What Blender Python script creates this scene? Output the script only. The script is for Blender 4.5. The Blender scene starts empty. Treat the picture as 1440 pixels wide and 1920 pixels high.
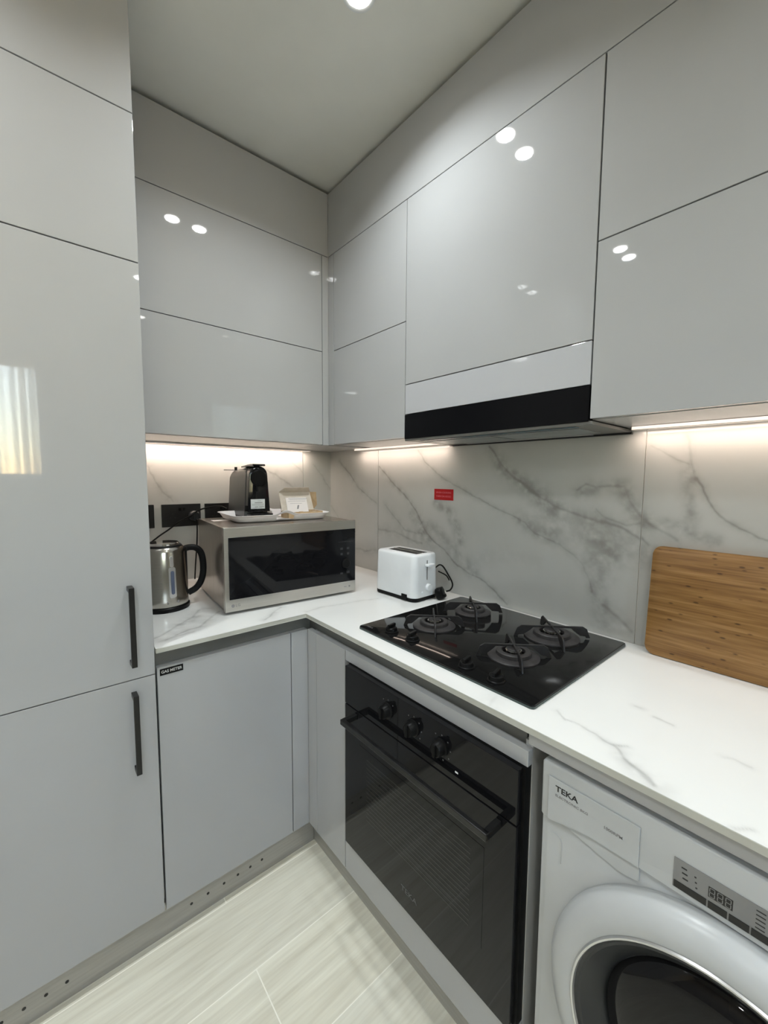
import bpy, bmesh, math
import numpy as np
from mathutils import Vector, Matrix

# ------------------------------------------------------------------ scene, camera, light
SC = bpy.context.scene
COL = SC.collection
PI = math.pi
SC.view_settings.view_transform = 'Standard'
SC.view_settings.look = 'None'
SC.view_settings.gamma = 1.0
SC.view_settings.use_curve_mapping = False
SC.view_settings.exposure = 0.25

F_PX, YAW, PITCH, ROLL = 768.566, 0.7148, -0.0834, 0.0081
CAM = Vector((-1.317, -2.0501, 1.3979))
cam_d = bpy.data.cameras.new('camera')
cam = bpy.data.objects.new('camera', cam_d)
COL.objects.link(cam)
fw = Vector((math.sin(YAW) * math.cos(PITCH), math.cos(YAW) * math.cos(PITCH), math.sin(PITCH)))
r0 = Vector((math.cos(YAW), -math.sin(YAW), 0))
u0 = r0.cross(fw)
rt = math.cos(ROLL) * r0 + math.sin(ROLL) * u0
up = -math.sin(ROLL) * r0 + math.cos(ROLL) * u0
cam.matrix_world = Matrix(((rt.x, up.x, -fw.x, CAM.x), (rt.y, up.y, -fw.y, CAM.y),
                           (rt.z, up.z, -fw.z, CAM.z), (0, 0, 0, 1)))
cam_d.sensor_fit = 'HORIZONTAL'
cam_d.sensor_width = 36.0
cam_d.lens = F_PX / 1440 * 36.0
cam_d.shift_x = (720 - 730.89) / 1440
cam_d.shift_y = (960.34 - 960) / 1440
cam_d.clip_start = 0.02
SC.camera = cam

# light strengths (downlights, added room fill, led strips under the wall units, dusk sky behind the window)
P_DOWN = 3.4
P_FILL = 9.0
P_LED = .85
SKY = 2.4
SPREAD = 140
C_DOWN = (0.945, 1.0, 1.02)
C_LED = (1.0, 0.80, 0.68)

world = bpy.data.worlds.new('world')
SC.world = world
world.use_nodes = True
wn = world.node_tree
sky = wn.nodes.new('ShaderNodeTexSky')
sky.sky_type = 'NISHITA'
sky.sun_disc = False
sky.sun_elevation = math.radians(18)
sky.sun_rotation = math.radians(150)
wn.links.new(sky.outputs[0], wn.nodes['Background'].inputs[0])
wn.nodes['Background'].inputs[1].default_value = SKY

DOWNLIGHTS = [(-.735, -1.09), (-.607, -1.09), (-1.86, -1.08), (-1.733, -1.08),
              (-.735, -2.65), (-.607, -2.65), (-1.86, -2.65), (-1.733, -2.65)]
H_CEIL = 2.671
FILL_LIGHTS = [(-2.9, -3.9), (-3.2, -2.0)]  # unseen lamps added as fill light for the rest of the room


def area(name, loc, shape, sx, sy, power, color, rot=(0, 0, 0), spread=math.radians(180)):
    l = bpy.data.lights.new(name, 'AREA')
    l.shape = shape
    l.size = sx
    if sy:
        l.size_y = sy
    l.energy = power
    l.color = color
    l.spread = spread
    o = bpy.data.objects.new(name, l)
    o.location = loc
    o.rotation_euler = rot
    COL.objects.link(o)
    return o


for (x, y) in DOWNLIGHTS:
    area('downlight_beam', (x, y, H_CEIL - .0035), 'DISK', .060, 0, P_DOWN, C_DOWN, spread=math.radians(SPREAD))
for (x, y) in FILL_LIGHTS:
    area('fill_light_beam', (x, y, H_CEIL - .004), 'DISK', .16, 0, P_FILL, C_DOWN, spread=math.radians(170))

# ------------------------------------------------------------------ helpers
ROOTM = {}


def props(o, label=None, cat=None, group=None, kind=None):
    if label:
        o['label'] = label
    if cat:
        o['category'] = cat
    if group:
        o['group'] = group
    if kind:
        o['kind'] = kind


def thing(name, label, cat, loc=(0, 0, 0), rz=0.0, group=None):
    o = bpy.data.objects.new(name, None)
    o.empty_display_size = .05
    COL.objects.link(o)
    o.location = loc
    o.rotation_euler = (0, 0, rz)
    props(o, label, cat, group)
    ROOTM[o.name] = Matrix.Translation(loc) @ Matrix.Rotation(rz, 4, 'Z')
    return o


def part(name, bm, mat, parent=None, smooth=False, world=False, label=None, autosmooth=None):
    """link a bmesh as one object; world=True: the bmesh is in world coordinates"""
    root = parent
    while root is not None and root.parent is not None:
        root = root.parent
    if world and root is not None and root.name in ROOTM:
        bmesh.ops.transform(bm, matrix=ROOTM[root.name].inverted(), verts=bm.verts)
    me = bpy.data.meshes.new(name)
    bmesh.ops.recalc_face_normals(bm, faces=bm.faces)
    bm.to_mesh(me)
    bm.free()
    mats = mat if isinstance(mat, (list, tuple)) else [mat]
    for m in mats:
        me.materials.append(m)
    if smooth:
        for p in me.polygons:
            p.use_smooth = True
        me.set_sharp_from_angle(angle=math.radians(autosmooth or 35))
    o = bpy.data.objects.new(name, me)
    COL.objects.link(o)
    if parent is not None:
        o.parent = parent
    if label:
        o['label'] = label
    return o


def struct(name, bm, mat, parent=None, **k):
    o = part(name, bm, mat, parent, **k)
    o['kind'] = 'structure'
    return o


def NB():
    return bmesh.new()


def box(bm, x0, x1, y0, y1, z0, z1, bev=0.0, seg=2):
    x0, x1 = sorted((x0, x1)); y0, y1 = sorted((y0, y1)); z0, z1 = sorted((z0, z1))
    vs = [bm.verts.new(p) for p in ((x0, y0, z0), (x1, y0, z0), (x1, y1, z0), (x0, y1, z0),
                                    (x0, y0, z1), (x1, y0, z1), (x1, y1, z1), (x0, y1, z1))]
    fs = [bm.faces.new([vs[i] for i in q]) for q in
          ((0, 3, 2, 1), (4, 5, 6, 7), (0, 1, 5, 4), (1, 2, 6, 5), (2, 3, 7, 6), (3, 0, 4, 7))]
    if bev > 0:
        es = list({e for f in fs for e in f.edges})
        bmesh.ops.bevel(bm, geom=es, offset=bev, segments=seg, profile=.5, affect='EDGES')
    return bm


def B(*a, **k):
    return box(NB(), *a, **k)


def rrect(x0, x1, y0, y1, r, n=6):
    pts = []
    for cx, cy, a0 in ((x1 - r, y1 - r, 0), (x0 + r, y1 - r, 90), (x0 + r, y0 + r, 180), (x1 - r, y0 + r, 270)):
        for i in range(n + 1):
            a = math.radians(a0 + 90 * i / n)
            pts.append((cx + r * math.cos(a), cy + r * math.sin(a)))
    return pts


def prism(bm, pts, a0, a1, axis='z', bev=0.0, seg=2):
    """extrude a 2D outline along an axis. axis z: (x,y); x: (y,z); y: (x,z)"""
    def P(p, a):
        return {'z': (p[0], p[1], a), 'x': (a, p[0], p[1]), 'y': (p[0], a, p[1])}[axis]
    lo = [bm.verts.new(P(p, a0)) for p in pts]
    hi = [bm.verts.new(P(p, a1)) for p in pts]
    n = len(pts)
    f0 = bm.faces.new(lo[::-1])
    f1 = bm.faces.new(hi)
    for i in range(n):
        bm.faces.new((lo[i], lo[(i + 1) % n], hi[(i + 1) % n], hi[i]))
    if bev > 0:
        es = list(set(f0.edges) | set(f1.edges))
        bmesh.ops.bevel(bm, geom=es, offset=bev, segments=seg, profile=.5, affect='EDGES')
    return bm


def loft(bm, rings, cap0=True, cap1=True, closed=True):
    rs = [[bm.verts.new(p) for p in r] for r in rings]
    n = len(rs[0])
    for a, b in zip(rs, rs[1:]):
        for i in range(n if closed else n - 1):
            j = (i + 1) % n
            bm.faces.new((a[i], a[j], b[j], b[i]))
    if cap0:
        bm.faces.new(rs[0][::-1])
    if cap1:
        bm.faces.new(rs[-1])
    return bm


def lathe(bm, prof, c=(0, 0, 0), axis='z', n=48, cap=True):
    """prof: list of (r, h)"""
    rings = []
    for r, h in prof:
        ring = []
        for i in range(n):
            a = 2 * PI * i / n
            x, y = max(r, 1e-5) * math.cos(a), max(r, 1e-5) * math.sin(a)
            p = {'z': (x, y, h), 'x': (h, x, y), 'y': (x, h, y)}[axis]
            ring.append((p[0] + c[0], p[1] + c[1], p[2] + c[2]))
        rings.append(ring)
    return loft(bm, rings, cap0=cap and prof[0][0] > 1e-4, cap1=cap and prof[-1][0] > 1e-4)


def cyl(bm, r, h0, h1, c=(0, 0, 0), axis='z', n=32):
    return lathe(bm, [(r, h0), (r, h1)], c, axis, n)


def smooth_path(pts, sub=6):
    P = [Vector(p) for p in pts]
    out = []
    for i in range(len(P) - 1):
        p0 = P[max(i - 1, 0)]; p1 = P[i]; p2 = P[i + 1]; p3 = P[min(i + 2, len(P) - 1)]
        for k in range(sub):
            t = k / sub
            out.append(.5 * ((2 * p1) + (-p0 + p2) * t + (2 * p0 - 5 * p1 + 4 * p2 - p3) * t * t
                             + (-p0 + 3 * p1 - 3 * p2 + p3) * t ** 3))
    out.append(P[-1])
    return out


def tube(bm, pts, r, n=10, sx=1.0, sy=1.0, ref=None):
    pts = [Vector(p) for p in pts]
    rings = []
    prev = ref
    for i, p in enumerate(pts):
        t = (pts[min(i + 1, len(pts) - 1)] - pts[max(i - 1, 0)]).normalized()
        if prev is None:
            prev = Vector((0, 0, 1)) if abs(t.z) < .9 else Vector((1, 0, 0))
        a = (prev - t * prev.dot(t)).normalized()
        b = t.cross(a)
        prev = a
        rr = r[i] if isinstance(r, (list, tuple)) else r
        rings.append([p + a * math.cos(2 * PI * k / n) * rr * sx + b * math.sin(2 * PI * k / n) * rr * sy for k in range(n)])
    return loft(bm, rings)


def xf(bm, M):
    bmesh.ops.transform(bm, matrix=M, verts=bm.verts)
    return bm


FACE_W = Matrix(((0, 0, -1), (-1, 0, 0), (0, 1, 0)))       # reads on a plane facing -x
FACE_S = Matrix(((1, 0, 0), (0, 0, -1), (0, 1, 0)))        # reads on a plane facing -y


def text(name, s, size, loc, face, mat, parent, align='LEFT', bold=0.0, sx=1.0, world=True, depth=.0002):
    c = bpy.data.curves.new(name, 'FONT')
    c.body = s
    c.size = size
    c.align_x = align
    c.align_y = 'CENTER'
    c.extrude = depth
    c.offset = bold
    tmp = bpy.data.objects.new('tmp', c)
    COL.objects.link(tmp)
    dg = bpy.context.evaluated_depsgraph_get()
    me = bpy.data.meshes.new_from_object(tmp.evaluated_get(dg))
    bpy.data.objects.remove(tmp)
    bpy.data.curves.remove(c)
    M = Matrix.Translation(loc) @ face.to_4x4() @ Matrix.Diagonal((sx, 1, 1, 1))
    me.transform(M)
    root = parent
    while root is not None and root.parent is not None:
        root = root.parent
    if world and root is not None and root.name in ROOTM:
        me.transform(ROOTM[root.name].inverted())
    me.name = name
    me.materials.clear()
    me.materials.append(mat)
    o = bpy.data.objects.new(name, me)
    COL.objects.link(o)
    o.parent = parent
    return o


# ------------------------------------------------------------------ materials
def mat(name, color=(.8, .8, .8), rough=.5, metal=0.0, spec=.5, coat=0.0, coat_rough=.03, emit=None, estr=0.0, trans=0.0, ior=1.45, alpha=1.0):
    m = bpy.data.materials.new(name)
    m.use_nodes = True
    b = m.node_tree.nodes['Principled BSDF']
    b.inputs['Base Color'].default_value = (*color, 1)
    b.inputs['Roughness'].default_value = rough
    b.inputs['Metallic'].default_value = metal
    b.inputs['Specular IOR Level'].default_value = spec
    b.inputs['Coat Weight'].default_value = coat
    b.inputs['Coat Roughness'].default_value = coat_rough
    b.inputs['Transmission Weight'].default_value = trans
    b.inputs['IOR'].default_value = ior
    b.inputs['Alpha'].default_value = alpha
    if emit:
        b.inputs['Emission Color'].default_value = (*emit, 1)
        b.inputs['Emission Strength'].default_value = estr
    return m


def nt(m):
    return m.node_tree.nodes, m.node_tree.links, m.node_tree.nodes['Principled BSDF']


def add_noise(m, c1, c2, scale, stretch=(1, 1, 1), detail=4, pos=(.4, .6), bump=0.0, rough=None):
    """vary base colour (and roughness/bump) with object-space noise"""
    n, l, b = nt(m)
    tc = n.new('ShaderNodeTexCoord'); mp = n.new('ShaderNodeMapping')
    mp.inputs['Scale'].default_value = stretch
    no = n.new('ShaderNodeTexNoise'); no.inputs['Scale'].default_value = scale; no.inputs['Detail'].default_value = detail
    cr = n.new('ShaderNodeValToRGB')
    cr.color_ramp.elements[0].position = pos[0]; cr.color_ramp.elements[0].color = (*c1, 1)
    cr.color_ramp.elements[1].position = pos[1]; cr.color_ramp.elements[1].color = (*c2, 1)
    l.new(tc.outputs['Object'], mp.inputs[0]); l.new(mp.outputs[0], no.inputs['Vector'])
    l.new(no.outputs['Fac'], cr.inputs[0]); l.new(cr.outputs[0], b.inputs['Base Color'])
    if bump:
        bp = n.new('ShaderNodeBump'); bp.inputs['Strength'].default_value = bump; bp.inputs['Distance'].default_value = .001
        l.new(no.outputs['Fac'], bp.inputs['Height']); l.new(bp.outputs[0], b.inputs['Normal'])
    if rough:
        mr = n.new('ShaderNodeMapRange'); mr.inputs['To Min'].default_value = rough[0]; mr.inputs['To Max'].default_value = rough[1]
        l.new(no.outputs['Fac'], mr.inputs[0]); l.new(mr.outputs[0], b.inputs['Roughness'])
    return m


M = {}
M['lacquer'] = add_noise(mat('grey_white_gloss_lacquer', rough=.025, spec=.5), (.40, .406, .41), (.41, .416, .42), 3.0)
M['lacquer_white'] = add_noise(mat('white_gloss_lacquer', rough=.03), (.45, .458, .48), (.46, .468, .49), 3.0)
M['carcass'] = add_noise(mat('grey_melamine', rough=.3), (.50, .50, .49), (.53, .53, .52), 4.0)
M['rail'] = add_noise(mat('recessed_grey_rail', rough=.35, metal=.3), (.17, .17, .16), (.19, .19, .18), 5.0)
M['rail_light'] = add_noise(mat('light_grey_rail', rough=.35, metal=.2), (.36, .36, .36), (.40, .40, .40), 5.0)
M['plinth'] = add_noise(mat('brushed_plinth', rough=.3, metal=.3), (.36, .35, .32), (.40, .39, .36), 5.0, (1, 1, 20))
M['ceiling'] = add_noise(mat('ceiling_paint', rough=.9, spec=.2), (.72, .72, .68), (.74, .74, .70), 6.0)
M['plaster'] = add_noise(mat('wall_paint', rough=.8, spec=.3), (.62, .60, .56), (.65, .63, .59), 6.0)
M['grout'] = mat('pale_grout', (.75, .73, .68), .7)
M['black_gloss'] = add_noise(mat('black_glass', rough=.04, spec=.3), (.006, .006, .007), (.008, .008, .009), 2.0)
M['black_plastic'] = add_noise(mat('black_plastic', rough=.35, spec=.12), (.006, .006, .006), (.009, .009, .009), 30.0)
M['black_satin'] = add_noise(mat('black_satin_metal', rough=.3), (.008, .008, .008), (.012, .012, .012), 30.0)
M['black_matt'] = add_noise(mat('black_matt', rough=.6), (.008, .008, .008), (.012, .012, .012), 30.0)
M['cast_iron'] = add_noise(mat('cast_iron', rough=.4, spec=.35), (.014, .013, .013), (.020, .019, .019), 60.0, bump=.3)
M['burner'] = add_noise(mat('burner_enamel', rough=.45, spec=.35), (.030, .028, .028), (.038, .036, .036), 60.0)
M['hood_glass'] = add_noise(mat('plain_black_hood_glass', rough=.12, spec=.12), (.004, .004, .005), (.006, .006, .007), 2.0)
M['hob_glass'] = add_noise(mat('hob_black_glass', rough=.05, spec=.22), (.006, .006, .006), (.008, .008, .008), 3.0)
M['hob_edge'] = mat('hob_glass_edge', (.05, .07, .065), .25)
M['steel'] = add_noise(mat('brushed_steel', rough=.28, metal=1.0), (.53, .51, .47), (.56, .54, .50), 5.0, (1, 1, 60), rough=(.26, .32))
M['kettle_steel'] = add_noise(mat('kettle_steel', rough=.2, metal=1.0), (.46, .44, .40), (.48, .46, .42), 4.0, (1, 1, 80), rough=(.18, .22))
M['chrome'] = mat('chrome', (.75, .74, .72), .08, 1.0)
M['brass'] = mat('burner_ring_metal', (.62, .60, .55), .25, 1.0)
M['mw_side'] = add_noise(mat('microwave_case_metal', rough=.22, metal=.85), (.33, .29, .25), (.38, .34, .30), 4.0, (1, 20, 1))
M['white_plastic'] = add_noise(mat('white_plastic', rough=.25), (.72, .74, .75), (.75, .77, .78), 10.0)
M['wm_white'] = add_noise(mat('appliance_white', rough=.3), (.47, .485, .49), (.49, .505, .51), 10.0)
M['tray'] = add_noise(mat('white_melamine_tray', rough=.3), (.78, .74, .73), (.82, .78, .77), 10.0)
M['card_brown'] = add_noise(mat('kraft_card', rough=.8), (.42, .29, .16), (.50, .36, .21), 30.0)
M['card_pale'] = add_noise(mat('pale_card', rough=.7), (.55, .48, .40), (.62, .55, .47), 30.0)
M['paper'] = mat('printed_paper', (.80, .74, .71), .6)
M['print'] = mat('grey_print', (.25, .24, .24), .6)
M['ink'] = mat('black_print', (.02, .02, .02), .5)
M['sticker'] = mat('silver_white_sticker', (.62, .64, .63), .4)
M['red'] = mat('red_sign_plastic', (.42, .008, .012), .3)
M['pink_print'] = mat('pale_red_print', (.62, .13, .16), .5)
M['white_print'] = mat('white_print', (.55, .55, .54), .5)
M['grey_print'] = mat('dim_print', (.10, .10, .10), .5)
M['display'] = add_noise(mat('grey_display_panel', rough=.2), (.20, .20, .20), (.24, .24, .24), 8.0)
M['button'] = mat('black_button', (.012, .012, .012), .3)
M['rubber'] = mat('dark_rubber', (.018, .020, .022), .35)
M['led'] = mat('led_diffuser', (.9, .85, .8), .5, emit=C_LED, estr=.9)
M['alu'] = add_noise(mat('aluminium_profile', rough=.3, metal=.9), (.6, .6, .6), (.68, .68, .68), 8.0)
M['glow'] = mat('small_indicator', (.8, .8, .8), .4)
M['film'] = add_noise(mat('filter_metal', rough=.3, metal=.7), (.30, .33, .34), (.40, .44, .45), 6.0)
M['blue_film'] = mat('blue_protective_film', (.03, .09, .13), .15)
M['gauge'] = mat('smoky_gauge', (.10, .12, .18), .1)
M['wall_far'] = add_noise(mat('far_wall_paint', rough=.85), (.30, .30, .29), (.32, .32, .31), 5.0)

# dark tinted see-through glass
def tinted(name, tint, rough=.03):
    m = bpy.data.materials.new(name)
    m.use_nodes = True
    n, l = m.node_tree.nodes, m.node_tree.links
    n.remove(n['Principled BSDF'])
    out = n['Material Output']
    tr = n.new('ShaderNodeBsdfTransparent'); tr.inputs[0].default_value = (*tint, 1)
    gl = n.new('ShaderNodeBsdfGlossy'); gl.inputs['Roughness'].default_value = rough
    fr = n.new('ShaderNodeFresnel'); fr.inputs[0].default_value = 1.5
    mx = n.new('ShaderNodeMixShader')
    l.new(fr.outputs[0], mx.inputs[0]); l.new(tr.outputs[0], mx.inputs[1]); l.new(gl.outputs[0], mx.inputs[2])
    l.new(mx.outputs[0], out.inputs[0])
    return m


M['oven_glass'] = tinted('tinted_oven_glass', (.10, .10, .10))
M['wm_glass'] = tinted('tinted_door_glass', (.35, .35, .33))
M['clear_glass'] = tinted('window_glass', (.92, .95, .96))
M['oven_cavity'] = mat('enamel_cavity', (.10, .10, .10), .4)

# sheer curtain
m = bpy.data.materials.new('sheer_curtain')
m.use_nodes = True
n, l = m.node_tree.nodes, m.node_tree.links
n.remove(n['Principled BSDF'])
df = n.new('ShaderNodeBsdfDiffuse'); df.inputs[0].default_value = (.6, .6, .6, 1)
ts = n.new('ShaderNodeBsdfTranslucent'); ts.inputs[0].default_value = (.8, .8, .8, 1)
tp = n.new('ShaderNodeBsdfTransparent')
m1 = n.new('ShaderNodeMixShader'); m1.inputs[0].default_value = .6
m2 = n.new('ShaderNodeMixShader')
lw = n.new('ShaderNodeLayerWeight'); lw.inputs[0].default_value = .5
mrr = n.new('ShaderNodeMapRange'); mrr.inputs['From Min'].default_value = 0; mrr.inputs['From Max'].default_value = .5
mrr.inputs['To Min'].default_value = .85; mrr.inputs['To Max'].default_value = .15
l.new(lw.outputs['Facing'], mrr.inputs[0]); l.new(mrr.outputs[0], m2.inputs[0])
l.new(df.outputs[0], m1.inputs[1]); l.new(ts.outputs[0], m1.inputs[2])
l.new(m1.outputs[0], m2.inputs[1]); l.new(tp.outputs[0], m2.inputs[2])
l.new(m2.outputs[0], n['Material Output'].inputs[0])
M['sheer'] = m

# veined stone: the mesh carries the drawn vein density, nodes add the fine cloudiness
def stone(name, base, base2, vein, rough, cloud=3.0):
    m = mat(name, base, rough)
    n, l, b = nt(m)
    at = n.new('ShaderNodeAttribute'); at.attribute_name = 'vein'
    tc = n.new('ShaderNodeTexCoord')
    no = n.new('ShaderNodeTexNoise'); no.inputs['Scale'].default_value = cloud; no.inputs['Detail'].default_value = 6
    l.new(tc.outputs['Object'], no.inputs['Vector'])
    cr = n.new('ShaderNodeValToRGB')
    cr.color_ramp.elements[0].position = .38; cr.color_ramp.elements[0].color = (*base2, 1)
    cr.color_ramp.elements[1].position = .62; cr.color_ramp.elements[1].color = (*base, 1)
    l.new(no.outputs['Fac'], cr.inputs[0])
    mx = n.new('ShaderNodeMix'); mx.data_type = 'RGBA'
    l.new(at.outputs['Fac'], mx.inputs['Factor']); l.new(cr.outputs[0], mx.inputs['A'])
    mx.inputs['B'].default_value = (*vein, 1)
    l.new(mx.outputs['Result'], b.inputs['Base Color'])
    return m


M['marble'] = stone('veined_marble_tile', (.52, .525, .50), (.48, .485, .46), (.265, .26, .24), .12)
M['quartz'] = stone('white_veined_quartz', (.78, .785, .765), (.76, .765, .745), (.36, .36, .35), .10, 4.0)
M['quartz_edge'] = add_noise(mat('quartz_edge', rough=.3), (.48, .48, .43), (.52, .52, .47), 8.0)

# bamboo
m = mat('bamboo', rough=.35)
n, l, b = nt(m)
tc = n.new('ShaderNodeTexCoord')
mp = n.new('ShaderNodeMapping'); mp.inputs['Scale'].default_value = (1, 3.0, 45)
no = n.new('ShaderNodeTexNoise'); no.inputs['Scale'].default_value = 1.6; no.inputs['Detail'].default_value = 5
mp2 = n.new('ShaderNodeMapping'); mp2.inputs['Scale'].default_value = (1, 2.0, 230)
no2 = n.new('ShaderNodeTexNoise'); no2.inputs['Scale'].default_value = 1.0; no2.inputs['Detail'].default_value = 3
mp3 = n.new('ShaderNodeMapping'); mp3.inputs['Scale'].default_value = (1, 26, 70)
vo = n.new('ShaderNodeTexVoronoi'); vo.inputs['Scale'].default_value = 1.0
cr = n.new('ShaderNodeValToRGB')
e = cr.color_ramp.elements
e[0].position = .34; e[0].color = (.15, .068, .018, 1)
e[1].position = .66; e[1].color = (.40, .225, .085, 1)
x = e.new(.5); x.color = (.27, .14, .042, 1)
kn = n.new('ShaderNodeValToRGB')
kn.color_ramp.elements[0].position = .10; kn.color_ramp.elements[0].color = (.40, .38, .36, 1)
kn.color_ramp.elements[1].position = .20; kn.color_ramp.elements[1].color = (1, 1, 1, 1)
mxn = n.new('ShaderNodeMix'); mxn.data_type = 'FLOAT'; mxn.inputs['Factor'].default_value = .35
mul = n.new('ShaderNodeMix'); mul.data_type = 'RGBA'; mul.blend_type = 'MULTIPLY'; mul.inputs['Factor'].default_value = 1
l.new(tc.outputs['Object'], mp.inputs[0]); l.new(mp.outputs[0], no.inputs['Vector'])
l.new(tc.outputs['Object'], mp2.inputs[0]); l.new(mp2.outputs[0], no2.inputs['Vector'])
l.new(tc.outputs['Object'], mp3.inputs[0]); l.new(mp3.outputs[0], vo.inputs['Vector'])
l.new(no.outputs['Fac'], mxn.inputs['A']); l.new(no2.outputs['Fac'], mxn.inputs['B'])
l.new(mxn.outputs['Result'], cr.inputs[0]); l.new(vo.outputs['Distance'], kn.inputs[0])
l.new(cr.outputs[0], mul.inputs['A']); l.new(kn.outputs[0], mul.inputs['B'])
l.new(mul.outputs['Result'], b.inputs['Base Color'])
M['bamboo'] = m

# wood-look floor tile: joints laid along x, grain along x
m = mat('wood_look_floor_tile', rough=.3)
n, l, b = nt(m)
tc = n.new('ShaderNodeTexCoord')
mpb = n.new('ShaderNodeMapping'); mpb.inputs['Location'].default_value = (.905 + 1.2 * 4 + .6, 1.011 + .24 * 41, 0)
br = n.new('ShaderNodeTexBrick')
br.inputs['Scale'].default_value = 1; br.inputs['Brick Width'].default_value = 1.2; br.inputs['Row Height'].default_value = .24
br.inputs['Mortar Size'].default_value = .0016; br.inputs['Mortar Smooth'].default_value = .1; br.inputs['Bias'].default_value = 0
br.inputs['Color1'].default_value = (.95, .95, .95, 1); br.inputs['Color2'].default_value = (1.04, 1.03, 1.0, 1)
br.inputs['Mortar'].default_value = (1, 1, 1, 1)
mp = n.new('ShaderNodeMapping'); mp.inputs['Scale'].default_value = (1.2, 14, 1)
no = n.new('ShaderNodeTexNoise'); no.inputs['Scale'].default_value = 2.0; no.inputs['Detail'].default_value = 7; no.inputs['Distortion'].default_value = .4
mpc = n.new('ShaderNodeMapping'); mpc.inputs['Scale'].default_value = (3, 60, 1)
nob = n.new('ShaderNodeTexNoise'); nob.inputs['Scale'].default_value = 2.0; nob.inputs['Detail'].default_value = 3
mixf = n.new('ShaderNodeMix'); mixf.data_type = 'FLOAT'; mixf.inputs['Factor'].default_value = .35
cr = n.new('ShaderNodeValToRGB')
cr.color_ramp.elements[0].position = .33; cr.color_ramp.elements[0].color = (.60, .575, .48, 1)
cr.color_ramp.elements[1].position = .66; cr.color_ramp.elements[1].color = (.80, .79, .69, 1)
mm = n.new('ShaderNodeMix'); mm.data_type = 'RGBA'; mm.blend_type = 'MULTIPLY'; mm.inputs['Factor'].default_value = 1
mg = n.new('ShaderNodeMix'); mg.data_type = 'RGBA'; mg.inputs['B'].default_value = (.90, .88, .78, 1)
l.new(tc.outputs['Object'], mpb.inputs[0]); l.new(mpb.outputs[0], br.inputs['Vector'])
l.new(tc.outputs['Object'], mp.inputs[0]); l.new(mp.outputs[0], no.inputs['Vector'])
l.new(tc.outputs['Object'], mpc.inputs[0]); l.new(mpc.outputs[0], nob.inputs['Vector'])
l.new(no.outputs['Fac'], mixf.inputs['A']); l.new(nob.outputs['Fac'], mixf.inputs['B'])
l.new(mixf.outputs['Result'], cr.inputs[0])
l.new(cr.outputs[0], mm.inputs['A']); l.new(br.outputs['Color'], mm.inputs['B'])
l.new(mm.outputs['Result'], mg.inputs['A']); l.new(br.outputs['Fac'], mg.inputs['Factor'])
l.new(mg.outputs['Result'], b.inputs['Base Color'])
M['floor'] = m

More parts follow.
